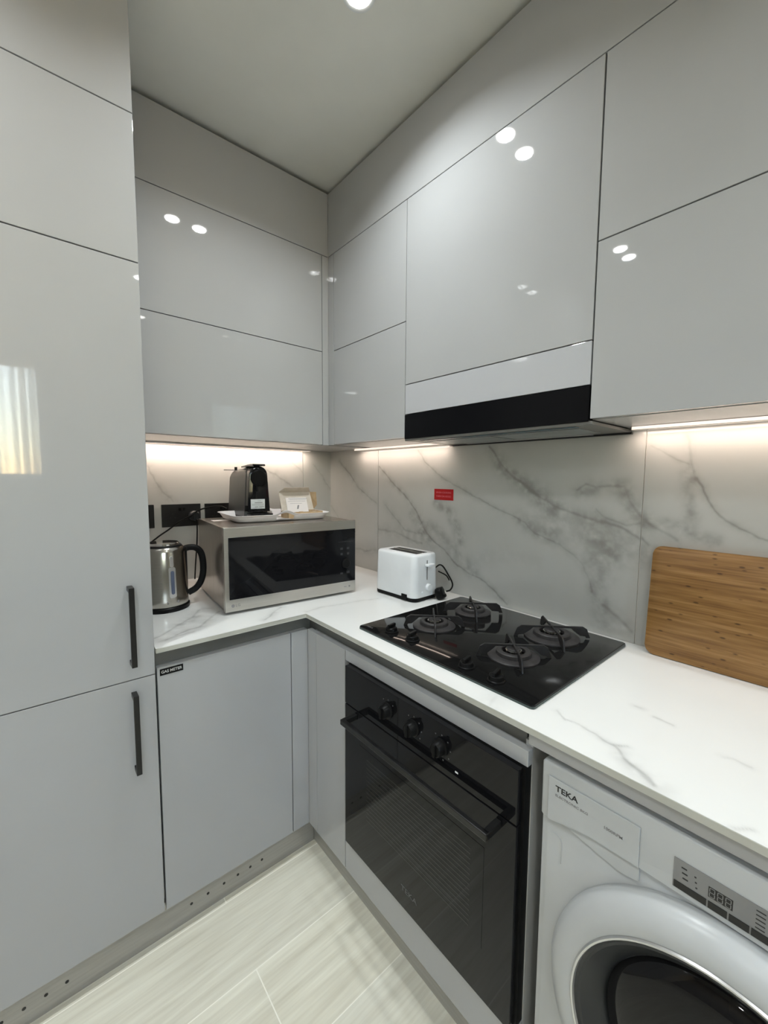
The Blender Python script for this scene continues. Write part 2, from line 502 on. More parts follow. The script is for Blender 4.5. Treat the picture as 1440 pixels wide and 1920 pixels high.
# ------------------------------------------------------------------ drawn veins
RW = [
  ([(-0.448, 1.456), (-0.537, 1.389), (-0.662, 1.301), (-0.727, 1.233), (-0.765, 1.175), (-0.813, 1.128), (-0.893, 1.088), (-0.958, 1.04), (-1.029, 1.012), (-1.105, 0.995), (-1.168, 0.956), (-1.211, 0.929)], 0.006, 0.8),
  ([(-0.758, 1.2), (-0.847, 1.174), (-0.925, 1.117), (-0.978, 1.075), (-1.048, 1.031)], 0.022, 0.45),
  ([(-0.689, 1.23), (-0.765, 1.149), (-0.814, 1.102)], 0.02, 0.4),
  ([(-0.727, 1.525), (-0.77, 1.468), (-0.852, 1.417), (-0.928, 1.376), (-1.0, 1.347), (-1.076, 1.315), (-1.148, 1.289), (-1.215, 1.268), (-1.27, 1.245), (-1.316, 1.208), (-1.366, 1.194), (-1.407, 1.18), (-1.447, 1.159), (-1.48, 1.127), (-1.5, 1.087), (-1.511, 1.045)], 0.005, 0.6),
  ([(-1.255, 1.251), (-1.316, 1.222), (-1.373, 1.208)], 0.028, 0.45),
  ([(-1.105, 1.518), (-1.15, 1.466), (-1.21, 1.409), (-1.265, 1.375), (-1.325, 1.336), (-1.368, 1.309), (-1.416, 1.293), (-1.479, 1.278), (-1.537, 1.271), (-1.587, 1.255), (-1.635, 1.232), (-1.658, 1.212)], 0.008, 0.8),
  ([(-1.151, 1.452), (-1.242, 1.388), (-1.325, 1.343), (-1.376, 1.293)], 0.028, 0.5),
  ([(-1.304, 1.322), (-1.37, 1.26), (-1.45, 1.223), (-1.512, 1.193), (-1.559, 1.17)], 0.04, 0.28),
  ([(-0.844, 1.292), (-0.921, 1.255), (-0.954, 1.201), (-0.976, 1.139)], 0.022, 0.6),
  ([(-0.451, 1.139), (-0.569, 1.137), (-0.652, 1.118), (-0.754, 1.103)], 0.01, 0.6),
  ([(-0.495, 1.264), (-0.568, 1.212), (-0.638, 1.153), (-0.753, 1.147)], 0.007, 0.5),
  ([(-1.45, 1.366), (-1.474, 1.385), (-1.504, 1.374), (-1.543, 1.38), (-1.592, 1.376), (-1.604, 1.336), (-1.631, 1.299), (-1.662, 1.274)], 0.007, 0.7),
  ([(-1.576, 1.375), (-1.61, 1.32), (-1.642, 1.283)], 0.022, 0.5),
  ([(-1.507, 1.308), (-1.531, 1.285), (-1.592, 1.267), (-1.637, 1.277)], 0.005, 0.5),
  ([(-1.463, 1.354), (-1.493, 1.361), (-1.51, 1.371)], 0.016, 0.45),
  ([(-1.511, 1.217), (-1.541, 1.197), (-1.565, 1.165)], 0.022, 0.5),
  ([(-1.492, 1.258), (-1.567, 1.224), (-1.648, 1.172)], 0.035, 0.35),
  ([(-1.509, 1.144), (-1.545, 1.114), (-1.525, 1.049), (-1.54, 0.99), (-1.548, 0.943)], 0.028, 0.45),
  ([(-1.544, 1.01), (-1.585, 0.984), (-1.629, 0.949)], 0.01, 0.6),
  ([(-1.028, 1.067), (-1.204, 1.124), (-1.32, 1.114)], 0.03, 0.12),
  ([(-0.094, 1.487), (-0.19, 1.422), (-0.265, 1.352), (-0.365, 1.295), (-0.426, 1.264)], 0.007, 0.6),
  ([(-0.251, 1.013), (-0.339, 1.012), (-0.422, 1.027)], 0.01, 0.5),
  ([(-0.008, 1.232), (-0.093, 1.162), (-0.251, 1.121)], 0.008, 0.3),
  ([(-1.65, 1.495), (-1.681, 1.472), (-1.712, 1.453), (-1.739, 1.437)], 0.003, 0.5),
  ([(-1.762, 1.401), (-1.778, 1.376), (-1.79, 1.347), (-1.803, 1.323), (-1.828, 1.297), (-1.857, 1.278), (-1.885, 1.265), (-1.91, 1.256), (-1.955, 1.225)], 0.004, 0.75),
  ([(-1.739, 1.515), (-1.743, 1.477), (-1.747, 1.437), (-1.76, 1.396)], 0.004, 0.45),
  ([(-1.74, 1.416), (-1.744, 1.375), (-1.747, 1.337), (-1.755, 1.304)], 0.016, 0.6),
  ([(-1.71, 1.285), (-1.739, 1.274), (-1.77, 1.257), (-1.812, 1.244)], 0.015, 0.6),
  ([(-1.643, 1.296), (-1.669, 1.27), (-1.7, 1.252), (-1.724, 1.236)], 0.009, 0.6),
]
BW = [
  ([(-0.601, 1.549), (-0.555, 1.504), (-0.515, 1.473)], 0.008, 0.4),
  ([(-0.404, 1.434), (-0.341, 1.414), (-0.285, 1.37), (-0.197, 1.312)], 0.008, 0.6),
  ([(-0.264, 1.542), (-0.245, 1.472), (-0.186, 1.425)], 0.006, 0.4),
  ([(-0.933, 1.445), (-0.916, 1.382), (-0.886, 1.331), (-0.841, 1.282)], 0.006, 0.6),
  ([(-0.113, 1.467), (-0.05, 1.394), (0.006, 1.327)], 0.006, 0.35),
]
CT = [
  ([(-0.513, -1.662), (-0.532, -1.686), (-0.527, -1.704), (-0.529, -1.732), (-0.536, -1.76), (-0.541, -1.791), (-0.564, -1.816), (-0.574, -1.84), (-0.581, -1.855), (-0.596, -1.869)], 0.003, 0.6),
  ([(-0.564, -1.816), (-0.578, -1.842), (-0.596, -1.867)], 0.008, 0.55),
  ([(-0.538, -1.785), (-0.524, -1.803)], 0.002, 0.5),
  ([(-0.368, -1.762), (-0.367, -1.772)], 0.003, 0.4),
  ([(-0.384, -1.799), (-0.389, -1.836)], 0.002, 0.5),
  ([(-0.426, -1.924), (-0.418, -1.937), (-0.421, -1.96)], 0.003, 0.4),
  ([(-0.602, -1.96), (-0.585, -1.982)], 0.002, 0.4),
  ([(-1.068, -0.697), (-1.043, -0.684), (-1.002, -0.646), (-0.962, -0.601), (-0.922, -0.57), (-0.887, -0.506), (-0.849, -0.513)], 0.008, 0.6),
  ([(-1.045, -0.733), (-1.009, -0.713), (-0.97, -0.692), (-0.933, -0.684), (-0.883, -0.624), (-0.838, -0.571)], 0.008, 0.6),
  ([(-0.99, -0.637), (-0.945, -0.615), (-0.913, -0.578)], 0.02, 0.3),
  ([(-1.063, -0.734), (-1.031, -0.729), (-0.962, -0.716)], 0.006, 0.5),
  ([(-0.747, -0.758), (-0.687, -0.695), (-0.643, -0.67)], 0.006, 0.6),
  ([(-0.596, -0.771), (-0.534, -0.76), (-0.469, -0.774), (-0.396, -0.78), (-0.298, -0.804)], 0.005, 0.35),
  ([(-0.603, -1.56), (-0.563, -1.55)], 0.01, 0.3),
]


def vnoise(X, Y, s, seed):
    rng = np.random.RandomState(seed)
    T = rng.rand(256, 256)
    x = X * s + 100; y = Y * s + 100
    xi = np.floor(x).astype(int); yi = np.floor(y).astype(int)
    fx = x - xi; fy = y - yi
    fx = fx * fx * (3 - 2 * fx); fy = fy * fy * (3 - 2 * fy)
    a = T[xi % 256, yi % 256]; b_ = T[(xi + 1) % 256, yi % 256]
    c = T[xi % 256, (yi + 1) % 256]; d = T[(xi + 1) % 256, (yi + 1) % 256]
    return (a * (1 - fx) + b_ * fx) * (1 - fy) + (c * (1 - fx) + d * fx) * fy


def fbm(X, Y, s, seed):
    return sum(vnoise(X, Y, s * 2 ** k, seed + k) / 2 ** (k + 1) for k in range(4)) / .9375


def vein_map(X, Y, veins, seed=1):
    wx = (fbm(X, Y, 14, seed) - .5) * .016
    wy = (fbm(X, Y, 14, seed + 9) - .5) * .016
    wx2 = (fbm(X, Y, 60, seed + 5) - .5) * .006
    Xw, Yw = X + wx + wx2, Y + wy + wx2
    brk = fbm(X, Y, 22, seed + 20)
    blot = fbm(X, Y, 45, seed + 30)
    out = np.zeros_like(X)
    for pts, w, st in veins:
        d = np.full_like(X, 9.0)
        for (ax, ay), (bx, by) in zip(pts, pts[1:]):
            vx, vy = bx - ax, by - ay
            L = vx * vx + vy * vy + 1e-9
            t = np.clip(((Xw - ax) * vx + (Yw - ay) * vy) / L, 0, 1)
            d = np.minimum(d, np.hypot(Xw - ax - t * vx, Yw - ay - t * vy))
        if w < .012:
            k = st * (np.exp(-(d / (w * .40 + .0012)) ** 2) * (.15 + .95 * brk) + .6 * np.exp(-(d / (w * 3.0)) ** 2) * np.clip(blot * 1.6 - .25, 0, 1))
        else:
            k = 1.25 * st * np.exp(-(d / (w * 1.1)) ** 2) * np.clip(blot * 1.9 - .28, 0, 1)
        out = out + k * (1 - out * .6)
    return np.clip(out, 0, 1)


def stone_grid(name, u0, u1, v0, v1, to3d, veins, step, mat_, parent, seed):
    """a fine grid carrying the vein pattern as an attribute"""
    nu = max(2, int(round(abs(u1 - u0) / step)) + 1)
    nv = max(2, int(round(abs(v1 - v0) / step)) + 1)
    U, V = np.meshgrid(np.linspace(u0, u1, nu), np.linspace(v0, v1, nv), indexing='ij')
    val = vein_map(U, V, veins, seed).ravel()
    co = np.array(to3d(U.ravel(), V.ravel()), float).T
    idx = np.arange(nu * nv).reshape(nu, nv)
    q = np.stack([idx[:-1, :-1], idx[1:, :-1], idx[1:, 1:], idx[:-1, 1:]], -1).reshape(-1, 4)
    me = bpy.data.meshes.new(name)
    me.vertices.add(len(co)); me.vertices.foreach_set('co', co.ravel())
    me.loops.add(q.size); me.loops.foreach_set('vertex_index', q.ravel().astype(np.int32))
    me.polygons.add(len(q)); me.polygons.foreach_set('loop_start', np.arange(0, q.size, 4, dtype=np.int32))
    me.update(calc_edges=True)
    at = me.attributes.new('vein', 'FLOAT', 'POINT')
    at.data.foreach_set('value', val.astype(np.float32))
    me.materials.append(mat_)
    o = bpy.data.objects.new(name, me)
    COL.objects.link(o)
    if parent is not None:
        o.parent = parent
    return o

# ------------------------------------------------------------------ the room
ZC = 0.9161            # top of the worktop
Z0 = 1.5468            # underside of the wall units
Z2 = 2.3835            # joint under the fascia
HF = 2.6506            # top of the fascia
DL, DR = .4024, .2678  # fronts of the wall units: y=-DL on the left run, x=-DR on the right run
DT, DB = .7776, .5989  # fronts of the tall/base units
XT = 1.0824            # right side of the tall unit
G = .0015              # half a door gap

struct('floor', B(-4.2, .1, -5.2, .1, -.08, 0), M['floor'])
bm = NB()
box(bm, -4.2, .1, -5.2, .1, H_CEIL, H_CEIL + .1)
struct('ceiling', bm, M['ceiling'])
w_right = struct('wall_right', B(.008, .12, -5.2, .12, 0, H_CEIL), M['plaster'])
w_back = struct('wall_back', B(-4.2, .12, .008, .12, 0, H_CEIL), M['plaster'])
struct('wall_left', B(-4.3, -4.1, -5.2, .12, 0, H_CEIL), M['wall_far'])
WX0, WX1, WZ0, WZ1 = -3.1, -1.2, 1.36, 2.52  # sill raised so the wall below darkens the reflection in the tall doors
bm = NB()
box(bm, -4.2, WX0, -5.2, -5.05, 0, H_CEIL)
box(bm, WX1, .12, -5.2, -5.05, 0, H_CEIL)
box(bm, WX0, WX1, -5.2, -5.05, 0, WZ0)
box(bm, WX0, WX1, -5.2, -5.05, WZ1, H_CEIL)
struct('wall_front', bm, M['wall_far'])
bm = NB()
for a, b_ in ((WX0, WX0 + .05), (WX1 - .05, WX1), ((WX0 + WX1) / 2 - .03, (WX0 + WX1) / 2 + .03)):
    box(bm, a, b_, -5.14, -5.09, WZ0, WZ1)
box(bm, WX0, WX1, -5.14, -5.09, WZ0, WZ0 + .05)
box(bm, WX0, WX1, -5.14, -5.09, WZ1 - .05, WZ1)
win = struct('window_1', bm, M['white_plastic'])
struct('window_pane', B(WX0 + .04, WX1 - .04, -5.117, -5.111, WZ0 + .04, WZ1 - .04), M['clear_glass'], win)
cur = thing('sheer_curtain', 'pale sheer pleated curtain drawn across the window behind the photographer', 'curtain', (-2.15, -4.95, .02))
bm = NB()
N = 240
lo, hi = [], []
for i in range(N + 1):
    x = WX0 - .1 + (WX1 - WX0 + .2) * i / N
    y = -4.95 + .060 * math.sin(i * .30) + .030 * math.sin(i * .47 + 1)
    lo.append(bm.verts.new((x, y, .03))); hi.append(bm.verts.new((x, y, 2.58)))
for i in range(N):
    bm.faces.new((lo[i], lo[i + 1], hi[i + 1], hi[i]))
part('cloth', bm, M['sheer'], cur, smooth=True, world=True)
part('curtain_rail', B(WX0 - .15, WX1 + .15, -4.97, -4.93, 2.585, 2.61), M['white_plastic'], cur, world=True)

# marble tiles on both walls (1.5 mm joints over pale grout)
struct('grout', B(.004, .008, -3.0, 0, .86, 1.60), M['grout'], w_right)
struct('grout', B(-1.5, .004, .004, .008, .86, 1.60), M['grout'], w_back)
for k, (a, b_) in enumerate(((-.4405, 0), (-1.6375, -.4430), (-2.84, -1.6405))):
    t = stone_grid('marble_tile', a, b_, .90, 1.56, lambda U, V: (np.zeros_like(U), U, V), RW, .003, M['marble'], w_right, 11 + k)
    t['kind'] = 'structure'
    struct('marble_tile_edge', B(.0005, .004, a, b_, .90, 1.56), M['marble'], w_right)
for k, (a, b_) in enumerate(((-.179, 0), (-1.15, -.1815))):
    t = stone_grid('marble_tile', a, b_, .90, 1.56, lambda U, V: (U, np.zeros_like(U), V), BW, .003, M['marble'], w_back, 31 + k)
    t['kind'] = 'structure'
    struct('marble_tile_edge', B(a, b_, .0005, .004, .90, 1.56), M['marble'], w_back)

# downlights (only the near pair is in the picture, others show in the gloss doors, the large ones are added fill)
def downlight(x, y, r, label):
    t = thing('downlight', label, 'ceiling light', (x, y, H_CEIL), 0, 'round recessed downlights')
    part('trim_ring', lathe(NB(), [(r, -.0005), (r + .004, -.003), (r + .011, -.003), (r + .012, -.0005)], n=40), M['white_plastic'], t, smooth=True)
    part('lens', cyl(NB(), r, -.0022, -.0004, n=40), M['led_lens'], t)
M['led_lens'] = mat('downlight_lens', (.9, .9, .9), .4, emit=(1, .97, .92), estr=20.0)
for (x, y), lb in zip(DOWNLIGHTS, (
        'small round downlight in the ceiling, just above the picture edge', 'small round recessed downlight lit at the top of the picture',
        'round downlight at the left end of the kitchen ceiling', 'round downlight beside the leftmost one over the tall cupboards',
        'round downlight behind the camera, left of the near right pair', 'round downlight behind the camera nearest the right wall',
        'round downlight behind the camera, furthest left', 'round downlight behind the camera, second from left')):
    downlight(x, y, .034, lb)
for (x, y), lb in zip(FILL_LIGHTS, ('larger round fill light added out of view in the far left corner by the window', 'larger round fill light added out of view by the left wall')):
    downlight(x, y, .085, lb)

# ------------------------------------------------------------------ tall cupboard
def bar_handle(parent, x, y, z0, z1):
    h = part('handle', B(x - .0065, x + .0065, y - .036, y - .028, z0, z1, .001), M['black_satin'], parent, world=True, label='slim black bar handle')
    for z in (z0 + .006, z1 - .006):
        part('handle_post', B(x - .0065, x + .0065, y - .030, y - .0002, z - .006, z + .006, .0008), M['black_satin'], h, world=True)
    return h


def door_y(parent, x0, x1, z0, z1, y=-DT, th=.018, m_='lacquer', name='door'):
    return part(name, B(x0 + G, x1 - G, y, y + th, z0 + G, z1 - G, .0008), M[m_], parent, world=True)


def door_x(parent, y0, y1, z0, z1, x=-DB, th=.018, m_='lacquer', name='door'):
    return part(name, B(x, x + th, y0 + G, y1 - G, z0 + G, z1 - G, .0008), M[m_], parent, world=True)


def tall(x0, x1, label, handles=True):
    t = thing('tall_cabinet', label, 'cupboard', ((x0 + x1) / 2, -DT / 2, .1095))
    part('carcass', B(x0 + .001, x1, -DT + .020, -.002, .1095, HF), M['carcass'], t, world=True)
    for z0, z1 in ((.1095, .8412), (.8412, 1.9482), (1.9482, 2.3089)):
        d = door_y(t, x0, x1, z0, z1)
        if handles and z0 < 1:
            bar_handle(d, x1 - .0545, -DT, *((.585, .808) if z0 < .5 else (.888, 1.104)))
    door_y(t, x0, x1, 2.3089, HF, name='top_panel')
    return t


tall(-1.682, -XT, 'full height glossy pale grey cupboard at the left edge with black bar handles')
tall(-2.284, -1.684, 'full height glossy pale grey cupboard left of the one with two bar handles', False)

# ------------------------------------------------------------------ wall units, left run
def shell_y(t, x0, x1, z0, z1, yf):
    part('carcass', B(x0 + .001, x1 - .001, yf + .020, -.002, z0, z1), M['carcass'], t, world=True)


t = thing('wall_cabinet', 'wide glossy pale grey wall unit above the kettle and microwave, two stacked flap doors', 'wall cabinet', (-.69, -DL / 2, Z0))
shell_y(t, -XT + .002, -.3, Z0, Z2, -DL)
door_y(t, -XT + .003, -.300, Z0, 1.9647, -DL)
door_y(t, -XT + .003, -.300, 1.9647, Z2, -DL)
t = thing('corner_filler', 'narrow pale grey corner post between the two runs of wall units', 'filler panel', (-DR, -DL, Z0))
bm = NB()
box(bm, -.300 + G, -DR, -DL, -DL + .018, Z0, Z2 - G, .0006)
part('left_strip', bm, M['lacquer'], t, world=True)
part('right_strip', B(-DR, -DR + .018, -.4467 + G, -DL - .0002, Z0, Z2 - G, .0006), M['lacquer'], t, world=True)
part('carcass', B(-.298, -.003, -DL + .020, -.002, Z0, Z2), M['carcass'], t, world=True)
t = thing('fascia_panel', 'pale grey fascia closing the gap to the ceiling above the left wall units', 'fascia', (-.675, -DL, Z2))
part('board', B(-XT + .003, -DR, -DL, -DL + .018, Z2 + G, HF, .0008), M['lacquer'], t, world=True)
part('shadow_backing', B(-XT + .003, -DR, -DL + .05, -DL + .066, Z2 + G, H_CEIL - .001), M['black_matt'], t, world=True)  # black board paints in the shade of the gap under the ceiling

# ------------------------------------------------------------------ wall units, right run
YA0, YH0, YH1, YR1 = -.4467, -.9215, -1.5921, -2.38
def shell_x(t, y0, y1, z0, z1):
    part('carcass', B(-DR + .020, -.002, y0 + .001, y1 - .001, z0, z1), M['carcass'], t, world=True)


t = thing('wall_cabinet', 'narrow glossy pale grey wall unit in the corner left of the cooker hood', 'wall cabinet', (-DR / 2, (YA0 + YH0) / 2, Z0))
shell_x(t, YH0, YA0, Z0, Z2)
door_x(t, YH0, YA0, Z0, 1.9647, -DR)
door_x(t, YH0, YA0, 1.9647, Z2, -DR)
t = thing('wall_cabinet', 'tall single door glossy wall unit directly above the black cooker hood', 'wall cabinet', (-DR / 2, (YH0 + YH1) / 2, 1.66))
shell_x(t, YH1, YH0, 1.66, Z2)
door_x(t, YH1, YH0, 1.7387, Z2, -DR)
door_x(t, YH1, YH0, 1.6307, 1.7387, -DR, m_='lacquer_white', name='hood_front_panel')
t = thing('wall_cabinet', 'large glossy pale grey wall unit right of the cooker hood, two stacked doors', 'wall cabinet', (-DR / 2, (YR1 + YH1) / 2, Z0))
shell_x(t, YR1, YH1, Z0, Z2)
door_x(t, YR1, YH1 - .001, Z0, 1.966, -DR)
door_x(t, YR1, YH1 - .001, 1.966, Z2, -DR)
t = thing('fascia_panel', 'pale grey fascia closing the gap to the ceiling above the hood run', 'fascia', (-DR, -1.35, Z2))
part('board', B(-DR, -DR + .018, YR1, -DL - .0002, Z2 + G, HF, .0008), M['lacquer'], t, world=True)
part('shadow_backing', B(-DR + .05, -DR + .066, YR1, -DL, Z2 + G, H_CEIL - .001), M['black_matt'], t, world=True)  # black board again supplies the shade in the ceiling gap

# ------------------------------------------------------------------ cooker hood
t = thing('cooker_hood', 'built-in cooker hood with plain black glass front above the gas hob', 'cooker hood', (-DR / 2, (YH0 + YH1) / 2, 1.535))
part('front_panel', B(-DR - .001, -DR + .016, YH1 + .001, YH0 - .001, 1.5418, 1.6292, .001), M['hood_glass'], t, world=True)
part('body', B(-DR + .017, -.002, YH1 + .004, YH0 - .004, 1.543, 1.655), M['black_matt'], t, world=True)
part('underside_frame', B(-DR + .002, -.003, YH1 - .008, YH0 + .0, 1.5345, 1.5425, .001), M['rail'], t, world=True)
part('grease_filter', B(-.205, -.062, -1.54, -1.265, 1.5325, 1.5343, .0005), M['film'], t, world=True)
part('grease_filter', B(-.205, -.062, -1.255, -.975, 1.5325, 1.5343, .0005), M['film'], t, world=True)
part('hood_lamp', B(-.050, -.018, -1.50, -1.02, 1.5325, 1.5343, .0005), M['rail_light'], t, world=True)
part('edge_film', B(-.245, -.226, -1.55, -.98, 1.5328, 1.5343, .0005), M['blue_film'], t, world=True, label='strip of dark blue protective film')
part('rear_edge', B(-.014, -.002, YH1 - .012, YH0, 1.529, 1.5343), M['black_satin'], t, world=True)

# ------------------------------------------------------------------ led strips
def led(label, horizontal, a, b_, power):
    aim = math.radians(18)
    if horizontal:
        t = thing('led_strip', label, 'strip light', ((a + b_) / 2, -.045, 1.5455), 0, 'led strips under the wall units')
        part('profile', B(a, b_, -.056, -.034, 1.5385, 1.5462, .001), M['alu'], t, world=True)
        part('diffuser', B(a + .003, b_ - .003, -.052, -.038, 1.5376, 1.5384, .0003), M['led'], t, world=True)
        area('led_glow', ((a + b_) / 2, -.045, 1.5372), 'RECTANGLE', b_ - a - .01, .018, power, C_LED, rot=(aim, 0, 0), spread=math.radians(165))
    else:
        t = thing('led_strip', label, 'strip light', (-.035, (a + b_) / 2, 1.5455), 0, 'led strips under the wall units')
        part('profile', B(-.046, -.024, a, b_, 1.5360, 1.5462, .001), M['alu'], t, world=True)
        part('diffuser', B(-.0475, -.0462, a + .003, b_ - .003, 1.5375, 1.5455, .0003), M['led'], t, world=True)
        area('led_glow', (-.035, (a + b_) / 2, 1.5347), 'RECTANGLE', .018, b_ - a - .01, power, C_LED, rot=(0, -aim, 0), spread=math.radians(165))


led('thin lit strip under the left wall units along the back wall', True, -1.07, -.16, P_LED * 3.3)
led('short lit strip under the corner wall unit beside the hood', False, -.917, -.30, P_LED * .8)
led('lit strip under the wall unit right of the hood, above the chopping board', False, -2.34, -1.612, P_LED * 1.05)

# ------------------------------------------------------------------ worktop
wt = thing('worktop', 'white grey-veined stone worktop running round the corner', 'worktop', (-.3, -.4, ZC))
bm = NB()
XL, YF = -1.0815, -2.32
outline = [(XL, -.001), (XL, -.7872), (-.610, -.7872), (-.610, YF), (-.001, YF), (-.001, -.001)]
prism(bm, outline, ZC - .0138, ZC - .0004, 'z', bev=.0008, seg=1)
part('slab', bm, M['quartz_edge'], wt, world=True)
for (u0, u1, v0, v1), sd in (((-.6097, -.001, YF + .0003, -.001), 51), ((XL + .0003, -.6097, -.7869, -.001), 61)):
    bmm = stone_grid('stone_top', u0, u1, v0, v1, lambda U, V: (U + .3, V + .4, np.zeros_like(U)), CT, .0035, M['quartz'], wt, sd)
sl = thing('worktop_support_strip', 'grey strip under the worktop edge above the washing machine', 'strip', (-.59, -2.0, .88))
part('board', B(-.602, -.56, YF, -1.651, .876, ZC - .0140, .0005), M['rail_light'], sl, world=True)
part('shadow_board', B(-.575, -.56, YF, -1.70, .864, .8758), M['black_matt'], sl, world=True)  # black strip stands in for the shade above the machine

# ------------------------------------------------------------------ base units
PT = .1095
ZD = .857
bc = thing('base_cabinet', 'glossy pale grey base unit with a small black label in its top corner', 'base cabinet', (-.87, -.4, PT))
part('carcass', B(-XT + .002, -.6660, -.735, -.01, PT, .842), M['carcass'], bc, world=True)
d_ = door_y(bc, -XT + .002, -.6645, PT, ZD)
lab = part('label_plate', B(-1.0725, -1.0115, -DT - .0012, -DT - .0001, .8315, .8505), M['black_plastic'], d_, world=True, label='small black sticker lettered in white')
text('lettering', 'GAS METER', .0115, (-1.042, -DT - .0014, .841), FACE_S, M['white_print'], lab, 'CENTER', .0002, .92)
cf = thing('base_corner_filler', 'narrow glossy pale grey post in the inner corner of the base units', 'filler panel', (-DB, -DT, PT))
part('left_strip', B(-.6645 + G, -DB + .0, -DT, -DT + .018, PT + G, ZD - G, .0008), M['lacquer'], cf, world=True)
part('right_strip', B(-DB, -DB + .018, -.835, -DT - .0002, PT + G, ZD - G, .0006), M['lacquer'], cf, world=True)
part('carcass', B(-.664, -.02, -.733, -.01, PT, .842), M['carcass'], cf, world=True)
bc2 = thing('base_cabinet', 'slim glossy pale grey base panel between the corner and the oven', 'base cabinet', (-.4, -.92, PT))
part('carcass', B(-DB + .02, -.02, -1.012, -.74, PT, .842), M['carcass'], bc2, world=True)
door_x(bc2, -1.0128, -.835, PT, ZD, name='front_panel')
ov = thing('oven_housing', 'pale grey base unit framing the built-in black oven', 'base cabinet', (-.4, -1.33, PT))
part('front_rail', B(-DB, -DB + .018, -1.6495, -1.0128 - G, .8235, ZD, .0008), M['lacquer'], ov, world=True, label='pale front strip above the oven')
part('lower_panel', B(-DB, -DB + .018, -1.6495, -1.0128 - G, PT, .2395, .0008), M['lacquer'], ov, world=True, label='pale front panel below the oven')
part('side_panel', B(-DB + .019, -.02, -1.649, -1.633, PT, .868), M['carcass'], ov, world=True)
part('side_panel', B(-DB + .019, -.02, -1.031, -1.015, PT, .841), M['carcass'], ov, world=True)
part('bottom_board', B(-DB + .02, -.02, -1.632, -1.032, PT, PT + .016), M['carcass'], ov, world=True)
gr = thing('recessed_grip_rail', 'dark grey recessed channel under the worktop edge of the left run', 'rail', (-.85, -.75, ZD))
part('profile', B(-XT + .002, -.575, -.752, -.740, .842, ZC - .0140), M['rail'], gr, world=True)
part('lip', B(-XT + .002, -.60, -.7590, -.7525, .842, ZD - .002), M['rail_light'], gr, world=True)
gr = thing('recessed_grip_rail', 'dark recessed channel under the worktop edge above the oven', 'rail', (-.56, -1.2, ZD))
part('profile', B(-.575, -.562, -1.632, -.7525, .842, ZC - .0140), M['rail'], gr, world=True)
part('lip', B(-.5800, -.5755, -1.632, -.80, .842, ZD - .002), M['rail_light'], gr, world=True)
pl = thing('plinth', 'grey plinth board with small round vent holes along the left run', 'plinth', (-1.2, -.74, 0))
part('board', B(-2.28, -.563, -.748, -.732, 0.0, PT - .002), M['plinth'], pl, world=True)
for x in (-1.004, -.954, -.903, -.857, -.814, -.772, -1.314, -1.357, -1.400, -1.442):
    part('vent_hole', cyl(NB(), .0042, -.7488, -.7479, (x, 0, .051), 'y', 14), M['ink'], pl, world=True)
pl = thing('plinth', 'brownish grey plinth board below the oven', 'plinth', (-.55, -1.3, 0))
part('board', B(-.562, -.546, -1.655, -.7485, 0.0, PT - .002), M['plinth'], pl, world=True)

# ------------------------------------------------------------------ oven
OX = -DB - .020
Y0o, Y1o = -1.6410, -1.0417
ZO0, ZO1, ZS = .2413, .8215, .7020
t = thing('oven', 'black glass built-in oven under the hob with three knobs and a bar handle', 'oven', (-.6, -1.34, ZO0))
part('chassis', B(-DB - .0035, -DB + .02, Y0o - .006, Y1o + .004, ZO0 - .0005, ZO1 + .001), M['black_plastic'], t, world=True)
bm = NB()
for a in ((-.56, -.10, Y0o + .02, Y0o + .03, .28, .80), (-.56, -.10, Y1o - .03, Y1o - .02, .28, .80), (-.10, -.09, Y0o + .02, Y1o - .02, .28, .80),
          (-.56, -.10, Y0o + .02, Y1o - .02, .28, .29), (-.56, -.10, Y0o + .02, Y1o - .02, .79, .80)):
    box(bm, *a)
part('cavity', bm, M['oven_cavity'], t, world=True)
part('control_panel', B(OX, -DB - .004, Y0o, Y1o, ZS + .0015, ZO1, .0012), M['black_gloss'], t, world=True)
dr = part('door', B(OX, -DB - .004, Y0o, Y1o, ZO0, ZS - .0015, .0012), M['black_gloss'], t, world=True)
pw = part('window_glass', B(OX - .0006, OX - .0001, Y0o + .075, Y1o - .075, ZO0 + .12, ZS - .10), M['black_gloss'], dr, world=True)
# faint rack seen in the window
bm = NB()
for k in range(16):
    z = .385 + k * .0125
    box(bm, OX - .0009, OX - .0007, Y0o + .11, Y1o - .11, z, z + .0035)
part('rack_wires', bm, mat('rack_seen_through_glass', (.022, .022, .021), .12), dr, world=True)
hd = part('handle', B(-.6725, -.6605, -1.607, -1.092, .676, .692, .002), M['black_satin'], dr, world=True)
for y in (-1.600, -1.099):
    part('handle_post', B(-.6660, OX - .0002, y - .007, y + .007, .676, .692, .0015), M['black_satin'], hd, world=True)
text('lettering', 'TEKA', .020, (OX - .0003, -1.335, .298), FACE_W, M['grey_print'], dr, 'CENTER', .0002, 1.25)
for y, zt, marks in ((-1.243, .768, 'o'), (-1.343, .767, 'oo'), (-1.437, .765, 'ooo')):
    k = part('knob', lathe(NB(), [(.0001, OX - .022), (.0150, OX - .022), (.0168, OX - .020), (.0185, OX - .006), (.0215, OX - .004), (.0215, OX - .0002)], (0, y, zt), 'x', 36), M['black_plastic'], t, smooth=True, world=True)
    part('knob_grip', B(OX - .0275, OX - .022, y - .004, y + .004, zt - .015, zt + .015, .0012), M['black_plastic'], k, world=True)
    for q in range(len(marks) * 2 + 1):
        a = math.radians(55 + 40 * q)
        yy, zz = y + .030 * math.cos(a), zt + .030 * math.sin(a)
        part('dial_mark', B(OX - .0004, OX - .0002, yy - .0016, yy + .0016, zz - .0016, zz + .0016), M['grey_print'], t, world=True)
